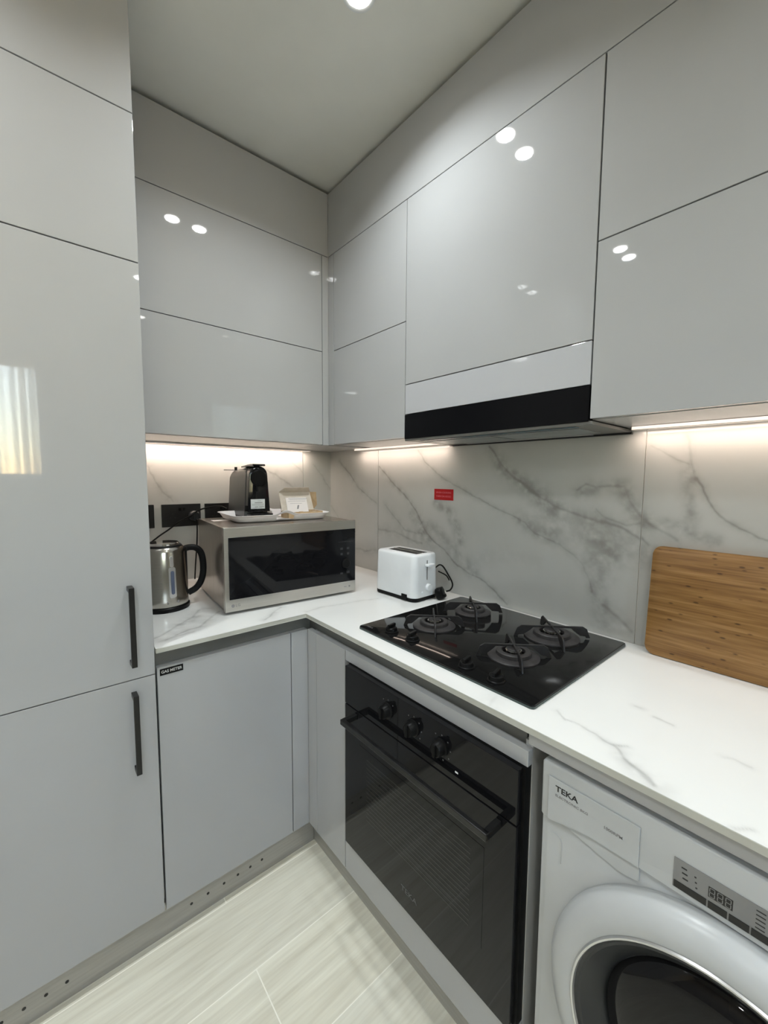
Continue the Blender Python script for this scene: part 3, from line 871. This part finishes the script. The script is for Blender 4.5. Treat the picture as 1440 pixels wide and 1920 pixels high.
part('indicator', B(OX - .0005, OX - .0002, -1.4905, -1.4815, .7265, .7305), M['glow'], t, world=True, label='tiny pale indicator mark')

# ------------------------------------------------------------------ washing machine
WX = -.6
WY1, WY0 = -1.681, -2.279
t = thing('washing_machine', 'white front-loading washing machine under the right end of the worktop', 'washing machine', (-.33, -1.98, 0))
bm = NB()
prism(bm, rrect(WY0, WY1, .02, .862, .012), WX + .010, -.05, 'x', bev=.008)
part('body', bm, M['wm_white'], t, smooth=True, world=True)
for (x, y) in ((-.55, WY1 - .05), (-.55, WY0 + .05), (-.10, WY1 - .05), (-.10, WY0 + .05)):
    part('foot', cyl(NB(), .02, 0, .02, (x, y, 0), n=20), M['rubber'], t, world=True)
# control band with its curved lower edge
CZ, CY, RD = .500, -1.980, .262
edge = [(WY1, .752), (WY1 - .006, .747), (-1.700, .748), (-1.719, .753), (-1.745, .760), (-1.778, .7655), (-1.812, .766), (-1.850, .7665),
        (-1.90, .7665), (-2.0, .7665), (-2.15, .7665), (WY0, .7665)]
out_ = [(WY0, .8618), (WY1 - .004, .8618), (WY1, .857)] + edge
bm = NB()
prism(bm, out_, WX, WX + .03, 'x', bev=.0035, seg=3)
fa = part('control_band', bm, M['wm_white'], t, smooth=True, world=True, autosmooth=50)
# detergent drawer with recessed grip
bm = NB()
prism(bm, [(-1.6955, .8365), (-1.6955, .752), (-1.700, .7505), (-1.719, .755), (-1.745, .762), (-1.778, .7672), (-1.812, .7675), (-1.8515, .7675), (-1.8515, .8365)][::-1], WX - .0032, WX - .0002, 'x', bev=.0010)
dw = part('detergent_drawer', bm, M['wm_white'], t, world=True)
bm = NB()
prism(bm, [(-1.722, .7520), (-1.778, .7645), (-1.812, .7650), (-1.8515, .7655), (-1.8515, .738), (-1.8315, .7335), (-1.815, .7335)][::-1], WX + .004, WX + .0098, 'x', bev=.0007)
part('drawer_grip', bm, M['wm_white'], dw, world=True)
for s_, sz, y, z, f in (('TEKA', .0150, -1.7095, .8195, 1.15), ('ELECTRONIC 8KG', .0062, -1.7095, .8060, 1.2), ('1000RPM', .0072, -1.7960, .8010, 1.12)):
    text('lettering', s_, sz, (WX - .0034, y, z), FACE_W, M['ink'] if sz > .01 else M['print'], dw, 'LEFT', .0003 if sz > .01 else .0001, f)
# display
dp = part('display_panel', B(WX - .0012, WX - .0002, -2.215, -1.8985, .7745, .8225, .0004), M['display'], t, world=True)
for a, b_ in ((-1.900, -1.9405), (-1.9425, -1.9645), (-1.9665, -1.9885), (-1.9905, -2.0405), (-2.0425, -2.0905), (-2.0925, -2.14)):
    part('button', B(WX - .0022, WX - .0013, a, b_, .7755, .7865, .0003), M['button'], dp, world=True)
lcd = part('digit_window', B(WX - .0016, WX - .0013, -1.9700, -1.9420, .7925, .8085), M['button'], dp, world=True)
seg7 = NB()
for k in range(3):
    cy = -1.9465 - k * .0092
    for (a, b_, c, d) in ((-.0028, .0028, .0060, .0070), (-.0028, .0028, -.0005, .0005), (-.0028, .0028, -.0070, -.0060),
                          (-.0034, -.0024, .0008, .0060), (.0024, .0034, .0008, .0060), (-.0034, -.0024, -.0060, -.0008), (.0024, .0034, -.0060, -.0008)):
        box(seg7, WX - .0019, WX - .0017, cy + a, cy + b_, .8005 + c, .8005 + d)
part('digits', seg7, M['display'], lcd, world=True)
for k, (y, z) in enumerate(((-1.912, .812), (-1.913, .804), (-1.914, .796), (-1.926, .809), (-1.927, .801), (-1.928, .793))):
    w = .0035 if k < 3 else .0012
    part('panel_icon', B(WX - .0015, WX - .0013, y - w, y + w, z - .0010, z + .0012), M['ink'], dp, world=True)
for c_ in range(3):
    for r_ in range(5):
        y = -1.998 - c_ * .020; z = .8155 - r_ * .0062
        part('panel_icon', B(WX - .0015, WX - .0013, y - .006, y + .004, z - .0008, z + .0008), M['ink'], dp, world=True)
# porthole door
dd = part('door', lathe(NB(), [(.190, WX + .008), (RD - .001, WX + .008), (RD, WX + .002), (RD - .001, WX - .012), (RD - .010, WX - .026), (RD - .028, WX - .034),
                              (.222, WX - .036), (.2135, WX - .0345)], (0, CY, CZ), 'x', 96, cap=False), M['wm_white'], t, smooth=True, world=True, autosmooth=45)
part('door_ring', lathe(NB(), [(.2136, WX - .0350), (.2115, WX - .0375), (.2085, WX - .0370), (.2065, WX - .0330)], (0, CY, CZ), 'x', 96, cap=False), M['alu'], dd, smooth=True, world=True)
part('door_funnel', lathe(NB(), [(.2064, WX - .0335), (.202, WX - .030), (.198, WX - .0295), (.190, WX - .022), (.170, WX - .004), (.165, WX + .004)], (0, CY, CZ), 'x', 96, cap=False), M['rubber'], dd, smooth=True, world=True, autosmooth=20)
part('door_glass', lathe(NB(), [(.1655, WX + .002), (.160, WX - .006), (.135, WX - .0150), (.095, WX - .0200), (.045, WX - .0225), (.0001, WX - .0230)], (0, CY, CZ), 'x', 96), M['black_gloss'], dd, smooth=True, world=True, autosmooth=80)
# pressed service mark in the front sheet
bm = NB()
tube(bm, smooth_path([(WX + .0096, -1.700, .717), (WX + .0096, -1.712, .7165), (WX + .0096, -1.7195, .709), (WX + .0096, -1.7195, .680), (WX + .0096, -1.7195, .665)], 5), .0010, 6)
part('pressed_line', bm, M['wm_white'], t, smooth=True, world=True)

# ------------------------------------------------------------------ gas hob
HX0, HX1, HY0, HY1 = -.5517, -.0367, -1.6296, -1.0202
HZ = ZC + .0002
t = thing('gas_hob', 'black glass four-burner gas hob set in the white worktop', 'hob', ((HX0 + HX1) / 2, (HY0 + HY1) / 2, ZC))
bm = NB()
prism(bm, rrect(HX0, HX1, HY0, HY1, .009, 5), HZ, HZ + .0085, 'z', bev=.0016, seg=2)
part('glass_plate', bm, M['hob_glass'], t, smooth=True, world=True, autosmooth=30)
bm = NB()
prism(bm, rrect(HX0 - .0006, HX1 + .0006, HY0 - .0006, HY1 + .0006, .0096, 5), HZ - .0001, HZ + .0050, 'z')
part('glass_edge', bm, M['hob_edge'], t, world=True, label='grey green edge of the glass')
HT = HZ + .0085
text('lettering', 'TEKA', .0105, (-.531, -1.052, HT + .0002), Matrix(((0, 1, 0), (-1, 0, 0), (0, 0, 1))), M['grey_print'], t, 'CENTER', .0001, 1.2)
SIZES = {(-.365, -1.175): (.050, .100, .062), (-.158, -1.170): (.046, .094, .066), (-.160, -1.465): (.058, .106, .072), (-.370, -1.468): (.050, .100, .063)}
for (bx, by), (rb, arm, bend) in SIZES.items():
    rp = rb * 1.36
    base = part('burner', lathe(NB(), [(rp, HT + .0002), (rp, HT + .0035), (rp - .003, HT + .0055), (rb * .98, HT + .0075), (rb * .5, HT + .0078)], (bx, by, 0), n=64), M['burner'], t, smooth=True, world=True)
    part('burner_ring', lathe(NB(), [(rb * .60, HT + .008), (rb * .60, HT + .0175), (rb * .64, HT + .0190), (rb * .84, HT + .0190), (rb * .90, HT + .0165), (rb * .92, HT + .008)], (bx, by, 0), n=64), M['burner'], base, smooth=True, world=True)
    part('flame_crown', lathe(NB(), [(rb * .40, HT + .0079), (rb * .42, HT + .012), (rb * .42, HT + .0195), (rb * .38, HT + .0205)], (bx, by, 0), n=40), M['brass'], base, smooth=True, world=True, label='bright metal flame crown')
    part('burner_cap', lathe(NB(), [(rb * .36, HT + .0206), (rb * .38, HT + .0220), (rb * .34, HT + .0242), (.0001, HT + .0245)], (bx, by, 0), n=40), M['burner'], base, smooth=True, world=True)
    for k in range(10):
        a = 2 * PI * k / 10 + .2
        q = B(rb * .41, rb * .435, -.0014, .0014, HT + .0095, HT + .0195)
        xf(q, Matrix.Translation((bx, by, 0)) @ Matrix.Rotation(a, 4, 'Z'))
        part('flame_slot', q, M['ink'], base, world=True)
    part('spark_pin', cyl(NB(), .0022, HT, HT + .016, (bx - rb * .55, by + rb * .55, 0), n=10), M['sticker'], base, world=True)
    # pan support: four upright bars bent down at their ends, joined in the middle
    bm = NB()
    for q in range(4):
        a = PI / 4 + q * PI / 2
        e = bend * 1.42
        prof = [(0, HT + .0345), (e - .012, HT + .0345), (e, HT + .027), (e + .010, HT + .0002), (e - .002, HT + .0002), (e - .004, HT + .006), (rb * 1.36 + .004, HT + .0062), (rb + .006, HT + .020), (rb - .002, HT + .0290), (0, HT + .0290)]
        top = NB()
        prism(top, prof, -.0024, .0024, 'y', bev=.0008, seg=1)
        xf(top, Matrix.Translation((bx, by, 0)) @ Matrix.Rotation(a, 4, 'Z'))
        me_ = bpy.data.meshes.new('q'); top.to_mesh(me_); top.free(); bm.from_mesh(me_); bpy.data.meshes.remove(me_)
    cyl(bm, .0055, HT + .0285, HT + .0346, (bx, by, 0), n=16)
    part('pan_support', bm, M['cast_iron'], t, world=True)
for (x, y, a) in ((-.503, -1.125, .2), (-.500, -1.214, .2), (-.514, -1.425, .2), (-.517, -1.515, .2)):
    k = part('knob', lathe(NB(), [(.0215, HT + .0001), (.0215, HT + .003), (.0185, HT + .0045), (.0170, HT + .0130), (.0150, HT + .0145), (.0001, HT + .0145)], (x, y, 0), n=32), M['black_plastic'], t, smooth=True, world=True)
    q = B(-.0165, .0165, -.0045, .0045, HT + .0146, HT + .0245, .0018)
    xf(q, Matrix.Translation((x, y, 0)) @ Matrix.Rotation(a, 4, 'Z'))
    part('knob_grip', q, M['black_plastic'], k, world=True)

# ------------------------------------------------------------------ microwave
MA = math.radians(-4.65)
t = thing('microwave', 'large stainless steel microwave with black glass door on the corner worktop', 'microwave', (-.837, -.634, ZC + .0002), MA)
MWW, MWD, MZ0, MZ1 = .525, .415, .010, .3065
part('case', B(.004, MWW - .004, .022, MWD, MZ0, MZ1 - .002, .002), M['mw_side'], t, label='bronze grey metal case')
fr = part('front_frame', B(0, MWW, 0, .0215, MZ0, MZ1, .0015), M['steel'], t)
part('glass_door', B(.0145, .5225, -.0022, -.0002, .0535, .2715, .0008), M['black_gloss'], t)
bm = NB()
for (x, z, w, h) in ((.458, .192, .012, .009), (.488, .192, .012, .009), (.458, .170, .010, .009), (.488, .170, .010, .009), (.458, .090, .012, .007), (.488, .092, .014, .010)):
    box(bm, x - w / 2, x + w / 2, -.0026, -.0023, z - h / 2, z + h / 2)
part('button_print', bm, mat('faint_button_print', (.035, .035, .037), .3), t)
part('dial', lathe(NB(), [(.019, -.0024), (.0185, -.010), (.016, -.012), (.0001, -.012)], (.476, 0, .130), 'y', 32), M['black_plastic'], t, smooth=True)
part('display_line', B(.4420, .5140, -.0025, -.0023, .2200, .2206), M['grey_print'], t)
lg = part('badge', cyl(NB(), .0058, -.0008, -.0001, (.026, 0, .031), 'y', 24), M['print'], t, label='small round logo badge')
text('lettering', 'LG', .0125, (.0345, -.0003, .031), FACE_S, M['print'], t, 'LEFT', .0002, 1.1, world=False)
text('lettering', 'Smart', .0055, (.470, -.0003, .032), FACE_S, M['print'], t, 'LEFT', .0001, 1.0, world=False)
part('mark', B(.492, .499, -.0005, -.0001, .0285, .0355), M['print'], t)
for (x, y) in ((.04, .05), (MWW - .04, .05), (.04, MWD - .05), (MWW - .04, MWD - .05)):
    part('foot', cyl(NB(), .012, 0, MZ0, (x, y, 0), n=20), M['rubber'], t)
part('case_sticker', B(.030, .105, .26, .31, MZ1 - .0019, MZ1 - .0015), M['paper'], t, label='pale paper label on top')
MT = ZC + .0002 + MZ1 - .002 + .0006      # top of the case

# ------------------------------------------------------------------ tray
TRX, TRY = -.545, -.405
t = thing('serving_tray', 'white tray with arched handle openings on top of the microwave', 'tray', (TRX, TRY, MT + .0006), MA)
TL, TW = .200, .135
def tray_ring(hx, hy, r, z, arch=0.0, n=10):
    pts = rrect(-hx, hx, -hy, hy, r, n)
    out = []
    # densify the straight sides so that the handle arch can be modelled
    full = []
    for i in range(len(pts)):
        a = Vector(pts[i]); b = Vector(pts[(i + 1) % len(pts)])
        m_ = max(1, int((b - a).length / .006))
        for k in range(m_):
            full.append(a.lerp(b, k / m_))
    return full
TRO = [(TL - .022, TW - .022, .030, 0), (TL - .014, TW - .014, .034, .003), (TL - .004, TW - .004, .038, .020), (TL, TW, .04, .0265),
       (TL + .005, TW + .005, .042, .0280), (TL + .005, TW + .005, .042, .0262), (TL - .001, TW - .001, .04, .0240), (TL - .0075, TW - .0075, .038, .018),
       (TL - .017, TW - .017, .034, .0055), (TL - .024, TW - .024, .030, .0028)]
ref_ = [p.copy() for p in tray_ring(TL, TW, .04, 0)]
rings = []
for (hx, hy, r, z) in TRO:
    ring = []
    for p in ref_:
        # same parametrisation for all rings: scale towards the new half sizes
        q = Vector((p.x * hx / TL, p.y * hy / TW))
        a_ = max(0.0, 1 - abs(p.x) / .052)
        lift = .016 * (3 * a_ ** 2 - 2 * a_ ** 3) if abs(p.y) > TW * .9 else 0
        ring.append((q.x, q.y, z + (lift * min(1, z / .02) if z > .004 else 0)))
    rings.append(ring)
bm = NB()
loft(bm, rings, cap0=True, cap1=True)
# open the arched hand holes in the two long sides
bm.faces.ensure_lookup_table()
nr = len(ref_)
kill = []
for k in range(len(TRO) - 1):
    if k in (1, 7):
        for i in range(nr):
            p = ref_[i]; q = ref_[(i + 1) % nr]
            if abs((p.x + q.x) / 2) < .040 and abs(p.y) > TW * .9:
                kill.append(bm.faces[k * nr + i])
bmesh.ops.delete(bm, geom=kill, context='FACES')
part('tray_body', bm, M['tray'], t, smooth=True, autosmooth=60)

# ------------------------------------------------------------------ capsule coffee machine
TZ = MT + .0006 + .0032
t = thing('coffee_machine', 'small black capsule coffee machine standing on the white tray', 'coffee machine', (-.620, -.425, TZ), math.radians(-3))
def cof(hw, y, n=14, z0=.0, z1=.215, taper=.80, r=.9):
    """front outline: straight flanks tapering up into a round arch"""
    pts = [(-hw, y, z0), ]
    top = hw * taper
    zc = z1 - top * .98
    for i in range(n + 1):
        a = PI - PI * i / n
        pts.append((top * math.cos(a), y, zc + top * .98 * math.sin(a)))
    pts.append((hw, y, z0))
    return pts
bm = NB()
loft(bm, [cof(.046, .034, z0=.012), cof(.050, .036, z0=.010), cof(.050, .060, z0=.010, z1=.2155), cof(.049, .24, z0=.010, z1=.206), cof(.046, .262, z0=.012, z1=.196)])
part('body', bm, add_noise(mat('dark_grey_plastic_shell', rough=.35), (.030, .030, .029), (.036, .036, .035), 20.0), t, smooth=True, autosmooth=40)
bm = NB()
loft(bm, [cof(.044, .000, z0=.030, z1=.214), cof(.047, .002, z0=.030, z1=.217), cof(.047, .0358, z0=.030, z1=.217)])
part('front_shell', bm, M['black_gloss'], t, smooth=True, autosmooth=40)
part('spout_cover', lathe(NB(), [(.0335, .0015), (.0335, -.006), (.030, -.009), (.0001, -.009)], (0, 0, .168), 'y', 40), M['black_plastic'], t, smooth=True)
part('base', B(-.050, .050, -.006, .262, 0, .0115, .002), M['black_plastic'], t)
bm = NB()
prism(bm, rrect(-.046, .046, -.050, .030, .020, 6), .0005, .024, 'z', bev=.002)
part('drip_tray', bm, M['black_plastic'], t, smooth=True)
bm = NB()
prism(bm, [(-.012, .2185), (-.006, .2245), (.020, .2240), (.055, .2225), (.135, .2175), (.135, .2120), (.055, .2165), (.0, .2165)], -.026, .026, 'x', bev=.0015)
part('lever', bm, M['black_gloss'], t)
part('button', cyl(NB(), .006, .20, .2145, (-.040, .16, 0), n=16), M['black_plastic'], t)
part('tank_lid', B(-.062, .03, .225, .262, .2010, .2035, .0008), M['black_plastic'], t)
st = part('sticker', B(-.034, .0245, -.0012, -.0002, .042, .0815), M['sticker'], t, label='pale rectangular sticker with small dark print')
bm = NB()
for z, a, b, h in ((.0745, -.006, .008, .0012), (.0670, -.018, .014, .0034), (.0610, -.030, .020, .0014), (.0560, -.030, .018, .0012), (.0500, -.018, -.004, .0022), (.0500, .000, .020, .0022), (.0455, -.028, .012, .0010)):
    box(bm, a, b, -.0016, -.0013, z - h / 2, z + h / 2)
part('sticker_print', bm, M['print'], st)
# its flex: from the back of the machine, past the sockets and down behind the kettle
bm = NB()
tube(bm, smooth_path([(-.655, -.150, MT + .030), (-.672, -.120, MT + .040), (-.70, -.070, MT + .035), (-.745, -.050, MT + .022), (-.785, -.050, MT - .004), (-.83, -.052, 1.196), (-.875, -.060, 1.165), (-.925, -.075, 1.135), (-.965, -.085, 1.10), (-.99, -.09, 1.03), (-1.0, -.10, .95), (-1.0, -.14, .921)], 6), .0033, 8)
part('power_flex', bm, M['black_plastic'], t, smooth=True, world=True)

# ------------------------------------------------------------------ open cardboard box of sachets
t = thing('cardboard_box', 'open brown cardboard box with raised pale lid and printed card on the tray', 'box', (-.528, -.506, TZ), math.radians(-4.65))
BW_, BD_, BH_, TH = .155, .085, .028, .0015
bm = NB()
box(bm, 0, BW_, 0, BD_, 0, TH)
box(bm, 0, BW_, 0, TH, TH, BH_)
box(bm, 0, BW_, BD_ - TH, BD_, TH, BH_)
box(bm, 0, TH, TH, BD_ - TH, TH, BH_)
box(bm, BW_ - TH, BW_, TH, BD_ - TH, TH, BH_)
part('box_base', bm, M['card_brown'], t)
lid = NB()
LA = math.radians(66)
def LP(x, s, w=0.0):     # point on the raised lid: x across, s up the lid, w forward of it
    return (x, BD_ + s * math.cos(LA) - w * math.sin(LA), BH_ + s * math.sin(LA) + w * math.cos(LA))
def quadbox(bm, pts, off):
    """thin solid from a 3D polygon and an offset vector"""
    o_ = Vector(off)
    a = [bm.verts.new(p) for p in pts]
    b = [bm.verts.new(Vector(p) + o_) for p in pts]
    bm.faces.new(a[::-1]); bm.faces.new(b)
    for i in range(len(a)):
        j = (i + 1) % len(a)
        bm.faces.new((a[i], a[j], b[j], b[i]))
nf = Vector(LP(0, 0, .0014)) - Vector(LP(0, 0, 0))
quadbox(lid, [LP(0, 0), LP(BW_, 0), LP(BW_ - .004, .085), LP(.004, .085)], nf)
part('lid', lid, M['card_pale'], t, label='pale inside of the raised lid')
lf = NB()
quadbox(lf, [LP(.004, .085, .001), LP(BW_ - .004, .085, .001), LP(BW_ - .022, .093, .034), LP(.022, .093, .034)], (0, .0012, .0010))
part('lid_flap', lf, M['card_pale'], t)
lf = NB()
quadbox(lf, [LP(BW_ - .002, .004, .001), LP(BW_ - .006, .085, .001), LP(BW_ + .006, .070, .038), LP(BW_ + .002, .012, .030)], (.0012, 0, 0))
part('lid_flap', lf, M['card_brown'], t)
lf = NB()
quadbox(lf, [LP(.002, .004, .001), LP(.006, .085, .001), LP(-.010, .066, .034), LP(-.006, .010, .026)], (-.0012, 0, 0))
part('lid_flap', lf, M['card_pale'], t)
cd = NB()
quadbox(cd, [LP(.028, -.012, .004), LP(BW_ - .030, -.012, .004), LP(BW_ - .030, .058, .004), LP(.028, .058, .004)], nf * .5)
card = part('printed_card', cd, M['paper'], t, label='white printed card leaning inside the lid')
pr = NB()
for s0, a, b, h in ((.052, .040, .128, .0016), (.047, .045, .122, .0010), (.040, .036, .118, .0010), (.030, .045, .10, .0010)):
    quadbox(pr, [LP(a, s0, .0050), LP(b, s0, .0050), LP(b, s0 + h, .0050), LP(a, s0 + h, .0050)], nf * .15)
quadbox(pr, [LP(.072, .004, .0050), LP(.079, .004, .0050), LP(.085, .022, .0050), LP(.078, .022, .0050)], nf * .15)
part('card_print', pr, M['print'], card)
for k in range(7):
    x0 = .010 + k * .021
    q = B(x0, x0 + .017, .012, BD_ - .02, TH + .0005, BH_ - .004 - (k % 3) * .003, .0015)
    part('sachet', q, M['card_brown'] if k % 2 else M['card_pale'], t)

# ------------------------------------------------------------------ kettle
KX, KY = -.973, -.395
t = thing('kettle', 'brushed steel electric kettle with black handle left of the microwave', 'kettle', (KX, KY, ZC + .0002), math.radians(-13))
part('power_base', lathe(NB(), [(.082, 0), (.083, .003), (.083, .013), (.080, .016), (.0001, .016)], n=56), M['black_plastic'], t, smooth=True)
part('body', lathe(NB(), [(.0770, .0165), (.0790, .020), (.0790, .040), (.0760, .140), (.0725, .212), (.0700, .222), (.0640, .228)], n=72), M['kettle_steel'], t, smooth=True)
part('lid_rim', lathe(NB(), [(.0638, .2275), (.060, .2335), (.054, .2345), (.050, .2345)], n=56), M['black_plastic'], t, smooth=True)
part('lid', lathe(NB(), [(.0535, .2348), (.0535, .2390), (.050, .2425), (.030, .2440), (.0001, .2445)], n=56), M['chrome'], t, smooth=True)
bm = NB()
hp = smooth_path([(.067, 0, .212), (.085, 0, .2175), (.108, 0, .214), (.125, 0, .195), (.1315, 0, .160), (.131, 0, .120), (.122, 0, .085), (.104, 0, .060), (.078, 0, .046)], 6)
tube(bm, hp, .0095, 14, sx=1.0, sy=1.25, ref=Vector((0, 1, 0)))
part('handle', bm, M['black_plastic'], t, smooth=True)
part('handle_mount', B(.066, .078, -.012, .012, .030, .222, .003), M['black_plastic'], t)
# water gauge facing the camera
ga = math.radians(-69)
def gauge(hw, z0, z1, r, th, nm, m_, par, z_off=0):
    pts = rrect(-hw, hw, z0, z1, min(hw * .95, .006), 5)
    bm = NB()
    rr = []
    for k in (0, 1):
        ring = []
        for (u, z) in pts:
            rad = (.0790 - .0030 * max(0, (z - .04)) / .1 if z < .14 else .0760 - .0035 * (z - .14) / .072) + r + k * th
            a = ga + u / .078
            ring.append((rad * math.cos(a), rad * math.sin(a), z))
        rr.append(ring)
    loft(bm, rr)
    return part(nm, bm, m_, par)
gf = gauge(.0115, .052, .160, .0003, .0022, 'gauge_frame', M['alu'], t)
gauge(.0055, .064, .148, .0026, .0010, 'gauge_window', M['gauge'], gf)
gauge(.0065, .161, .200, .0002, .0010, 'gauge_stem', M['alu'], t)
gauge(.020, .0335, .0350, .0002, .0004, 'brand_line', M['print'], t)

# ------------------------------------------------------------------ toaster
t = thing('toaster', 'white two-slice toaster on a black base beside the hob', 'toaster', (-.1665, -.8300, ZC + .0002), math.radians(2))
hx, hy = .070, .116
bm = NB()
def rr3(hx, hy, r, z, n=8):
    return [(x, y, z) for x, y in rrect(-hx, hx, -hy, hy, r, n)]
loft(bm, [rr3(hx + .001, hy + .001, .028, .016), rr3(hx + .002, hy + .002, .028, .022), rr3(hx, hy, .026, .10), rr3(hx - .002, hy - .002, .025, .174), rr3(hx - .005, hy - .005, .022, .181), rr3(hx - .010, hy - .010, .018, .184)])
body = part('body', bm, M['white_plastic'], t, smooth=True, autosmooth=50)
bm = NB()
loft(bm, [rr3(hx - .004, hy - .004, .026, 0.0005), rr3(hx + .001, hy + .001, .028, .003), rr3(hx + .0015, hy + .0015, .028, .0155)])
part('base', bm, M['black_plastic'], t, smooth=True)
for x in (-.020, .020):
    part('bread_slot', B(x - .0125, x + .0125, -.088, .072, .1842, .1847), M['black_matt'], t)
part('slot_bar', B(-.0055, .0055, -.088, .072, .1848, .1856), M['chrome'], t)
part('slot_frame', B(-.040, .040, -.094, .078, .1838, .1841), M['sticker'], t)
part('lever_slot', B(-.0018, .0018, -hy - .0022, -hy - .0003, .082, .160), M['rail'], t)
part('lever', B(-.017, .020, -hy - .024, -hy - .0024, .138, .148, .003), M['white_plastic'], t)
part('browning_knob', lathe(NB(), [(.0145, -hy - .0022), (.0140, -hy - .012), (.012, -hy - .0145), (.0001, -hy - .0145)], (.004, 0, .052), 'y', 32), M['white_plastic'], t, smooth=True)
part('cancel_button', lathe(NB(), [(.006, -hy - .0022), (.0055, -hy - .005), (.0001, -hy - .005)], (-.026, 0, .036), 'y', 20), M['white_plastic'], t, smooth=True)
part('crumb_tray_handle', B(-hx - .0045, -hx - .0005, -.078, -.048, .004, .0275, .001), M['black_plastic'], t)
bm = NB()
tube(bm, smooth_path([(.060, .10, .03), (.092, .06, .012), (.105, -.02, .05), (.092, -.085, .115), (.086, -.120, .128), (.090, -.150, .095), (.094, -.170, .060), (.088, -.165, .036), (.080, -.150, .028)], 6), .0032, 8)
part('power_flex', bm, M['black_plastic'], t, smooth=True)
bm = NB()
tube(bm, smooth_path([(.088, -.10, .10), (.096, -.135, .088), (.092, -.155, .072)], 5), .0028, 8)
part('power_flex', bm, M['black_plastic'], t, smooth=True)
bm = NB()
prism(bm, rrect(-.026, .026, -.022, .022, .012, 5), -.012, .012, 'z', bev=.004)
box(bm, -.008, .008, -.018, -.006, .012, .022, .002)
xf(bm, Matrix.Translation((.052, -.142, .0235)) @ Matrix.Rotation(math.radians(25), 4, 'Z') @ Matrix.Rotation(math.radians(72), 4, 'X'))
part('mains_plug', bm, M['black_plastic'], t, smooth=True)

# ------------------------------------------------------------------ chopping board leaning on the tiles
t = thing('chopping_board', 'bamboo chopping board with rounded corners leaning on the marble tiles', 'chopping board', (-.040, -1.90, ZC + .0004))
bm = NB()
prism(bm, rrect(-.228, .222, 0, .300, .022, 6), -.009, .009, 'x', bev=.0025, seg=2)
xf(bm, Matrix.Rotation(math.radians(5.2), 4, 'Y'))
lo_z = min(v.co.z for v in bm.verts)
xf(bm, Matrix.Translation((0, 0, -lo_z)))
dx = max(v.co.x for v in bm.verts)
xf(bm, Matrix.Translation((.040 - .0012 - dx, 0, 0)))
part('board', bm, M['bamboo'], t, smooth=True, autosmooth=30)

# ------------------------------------------------------------------ sockets on the back wall
def socket(x0, x1, z0, z1, label, plug=False):
    t = thing('wall_socket', label, 'socket', ((x0 + x1) / 2, 0, (z0 + z1) / 2))
    p = part('plate', B(x0, x1, -.0090, -.0004, z0, z1, .0012), M['black_satin'], t, world=True)
    if x1 - x0 > .1:
        for cx in (x0 + .045, x1 - .040):
            bm = NB()
            for (a, b, c, d) in ((-.0025, .0025, .012, .020), (-.0135, -.0065, -.004, .000), (.0065, .0135, -.004, .000)):
                box(bm, cx + a, cx + b, -.0096, -.0091, (z0 + z1) / 2 + c - .008, (z0 + z1) / 2 + d - .008)
            part('pin_holes', bm, M['ink'], p, world=True)
        for cx in (x0 + .075, x0 + .092):
            part('rocker', B(cx - .006, cx + .006, -.0115, -.0091, z1 - .030, z1 - .016, .0008), M['black_plastic'], p, world=True)
    return t
socket(-.892, -.7275, 1.168, 1.2705, 'black double wall socket above the kettle with a plug in it')
socket(-.7080, -.5440, 1.168, 1.2690, 'black wall socket half hidden behind the black coffee machine')
socket(-1.045, -.9215, 1.168, 1.2710, 'black wall socket cut off by the tall cupboard, leftmost of the three')
t = thing('mains_plug', 'dark mains plug in the socket behind the microwave', 'plug', (-.760, -.010, 1.216))
part('plug_body', lathe(NB(), [(.0235, -.0122), (.0235, -.030), (.019, -.036), (.0001, -.036)], (-.760, 0, 1.216), 'y', 28), M['rubber'], t, smooth=True, world=True)
part('plug_grip', B(-.7650, -.7550, -.048, -.0365, 1.200, 1.232, .002), M['rubber'], t, world=True)
bm = NB()
tube(bm, smooth_path([(-.760, -.040, 1.205), (-.757, -.050, 1.180), (-.760, -.052, 1.10), (-.768, -.050, 1.0), (-.775, -.055, .925)], 5), .003, 8)
part('power_flex', bm, M['black_plastic'], t, smooth=True, world=True)

# ------------------------------------------------------------------ red notice on the tiles
t = thing('notice_plate', 'small red notice with two lines of pale lettering on the marble tiles', 'sign', (0, -.883, 1.33))
pp = part('plate', B(-.0022, -.0004, -.936, -.829, 1.3055, 1.3525, .0006), M['red'], t, world=True)
text('lettering', 'WHEN COOKING', .0105, (-.0025, -.8825, 1.3370), FACE_W, M['pink_print'], pp, 'CENTER', .0001, 1.0)
text('lettering', 'TURN ON HOOD', .0105, (-.0025, -.8825, 1.3210), FACE_W, M['pink_print'], pp, 'CENTER', .0001, 1.0)
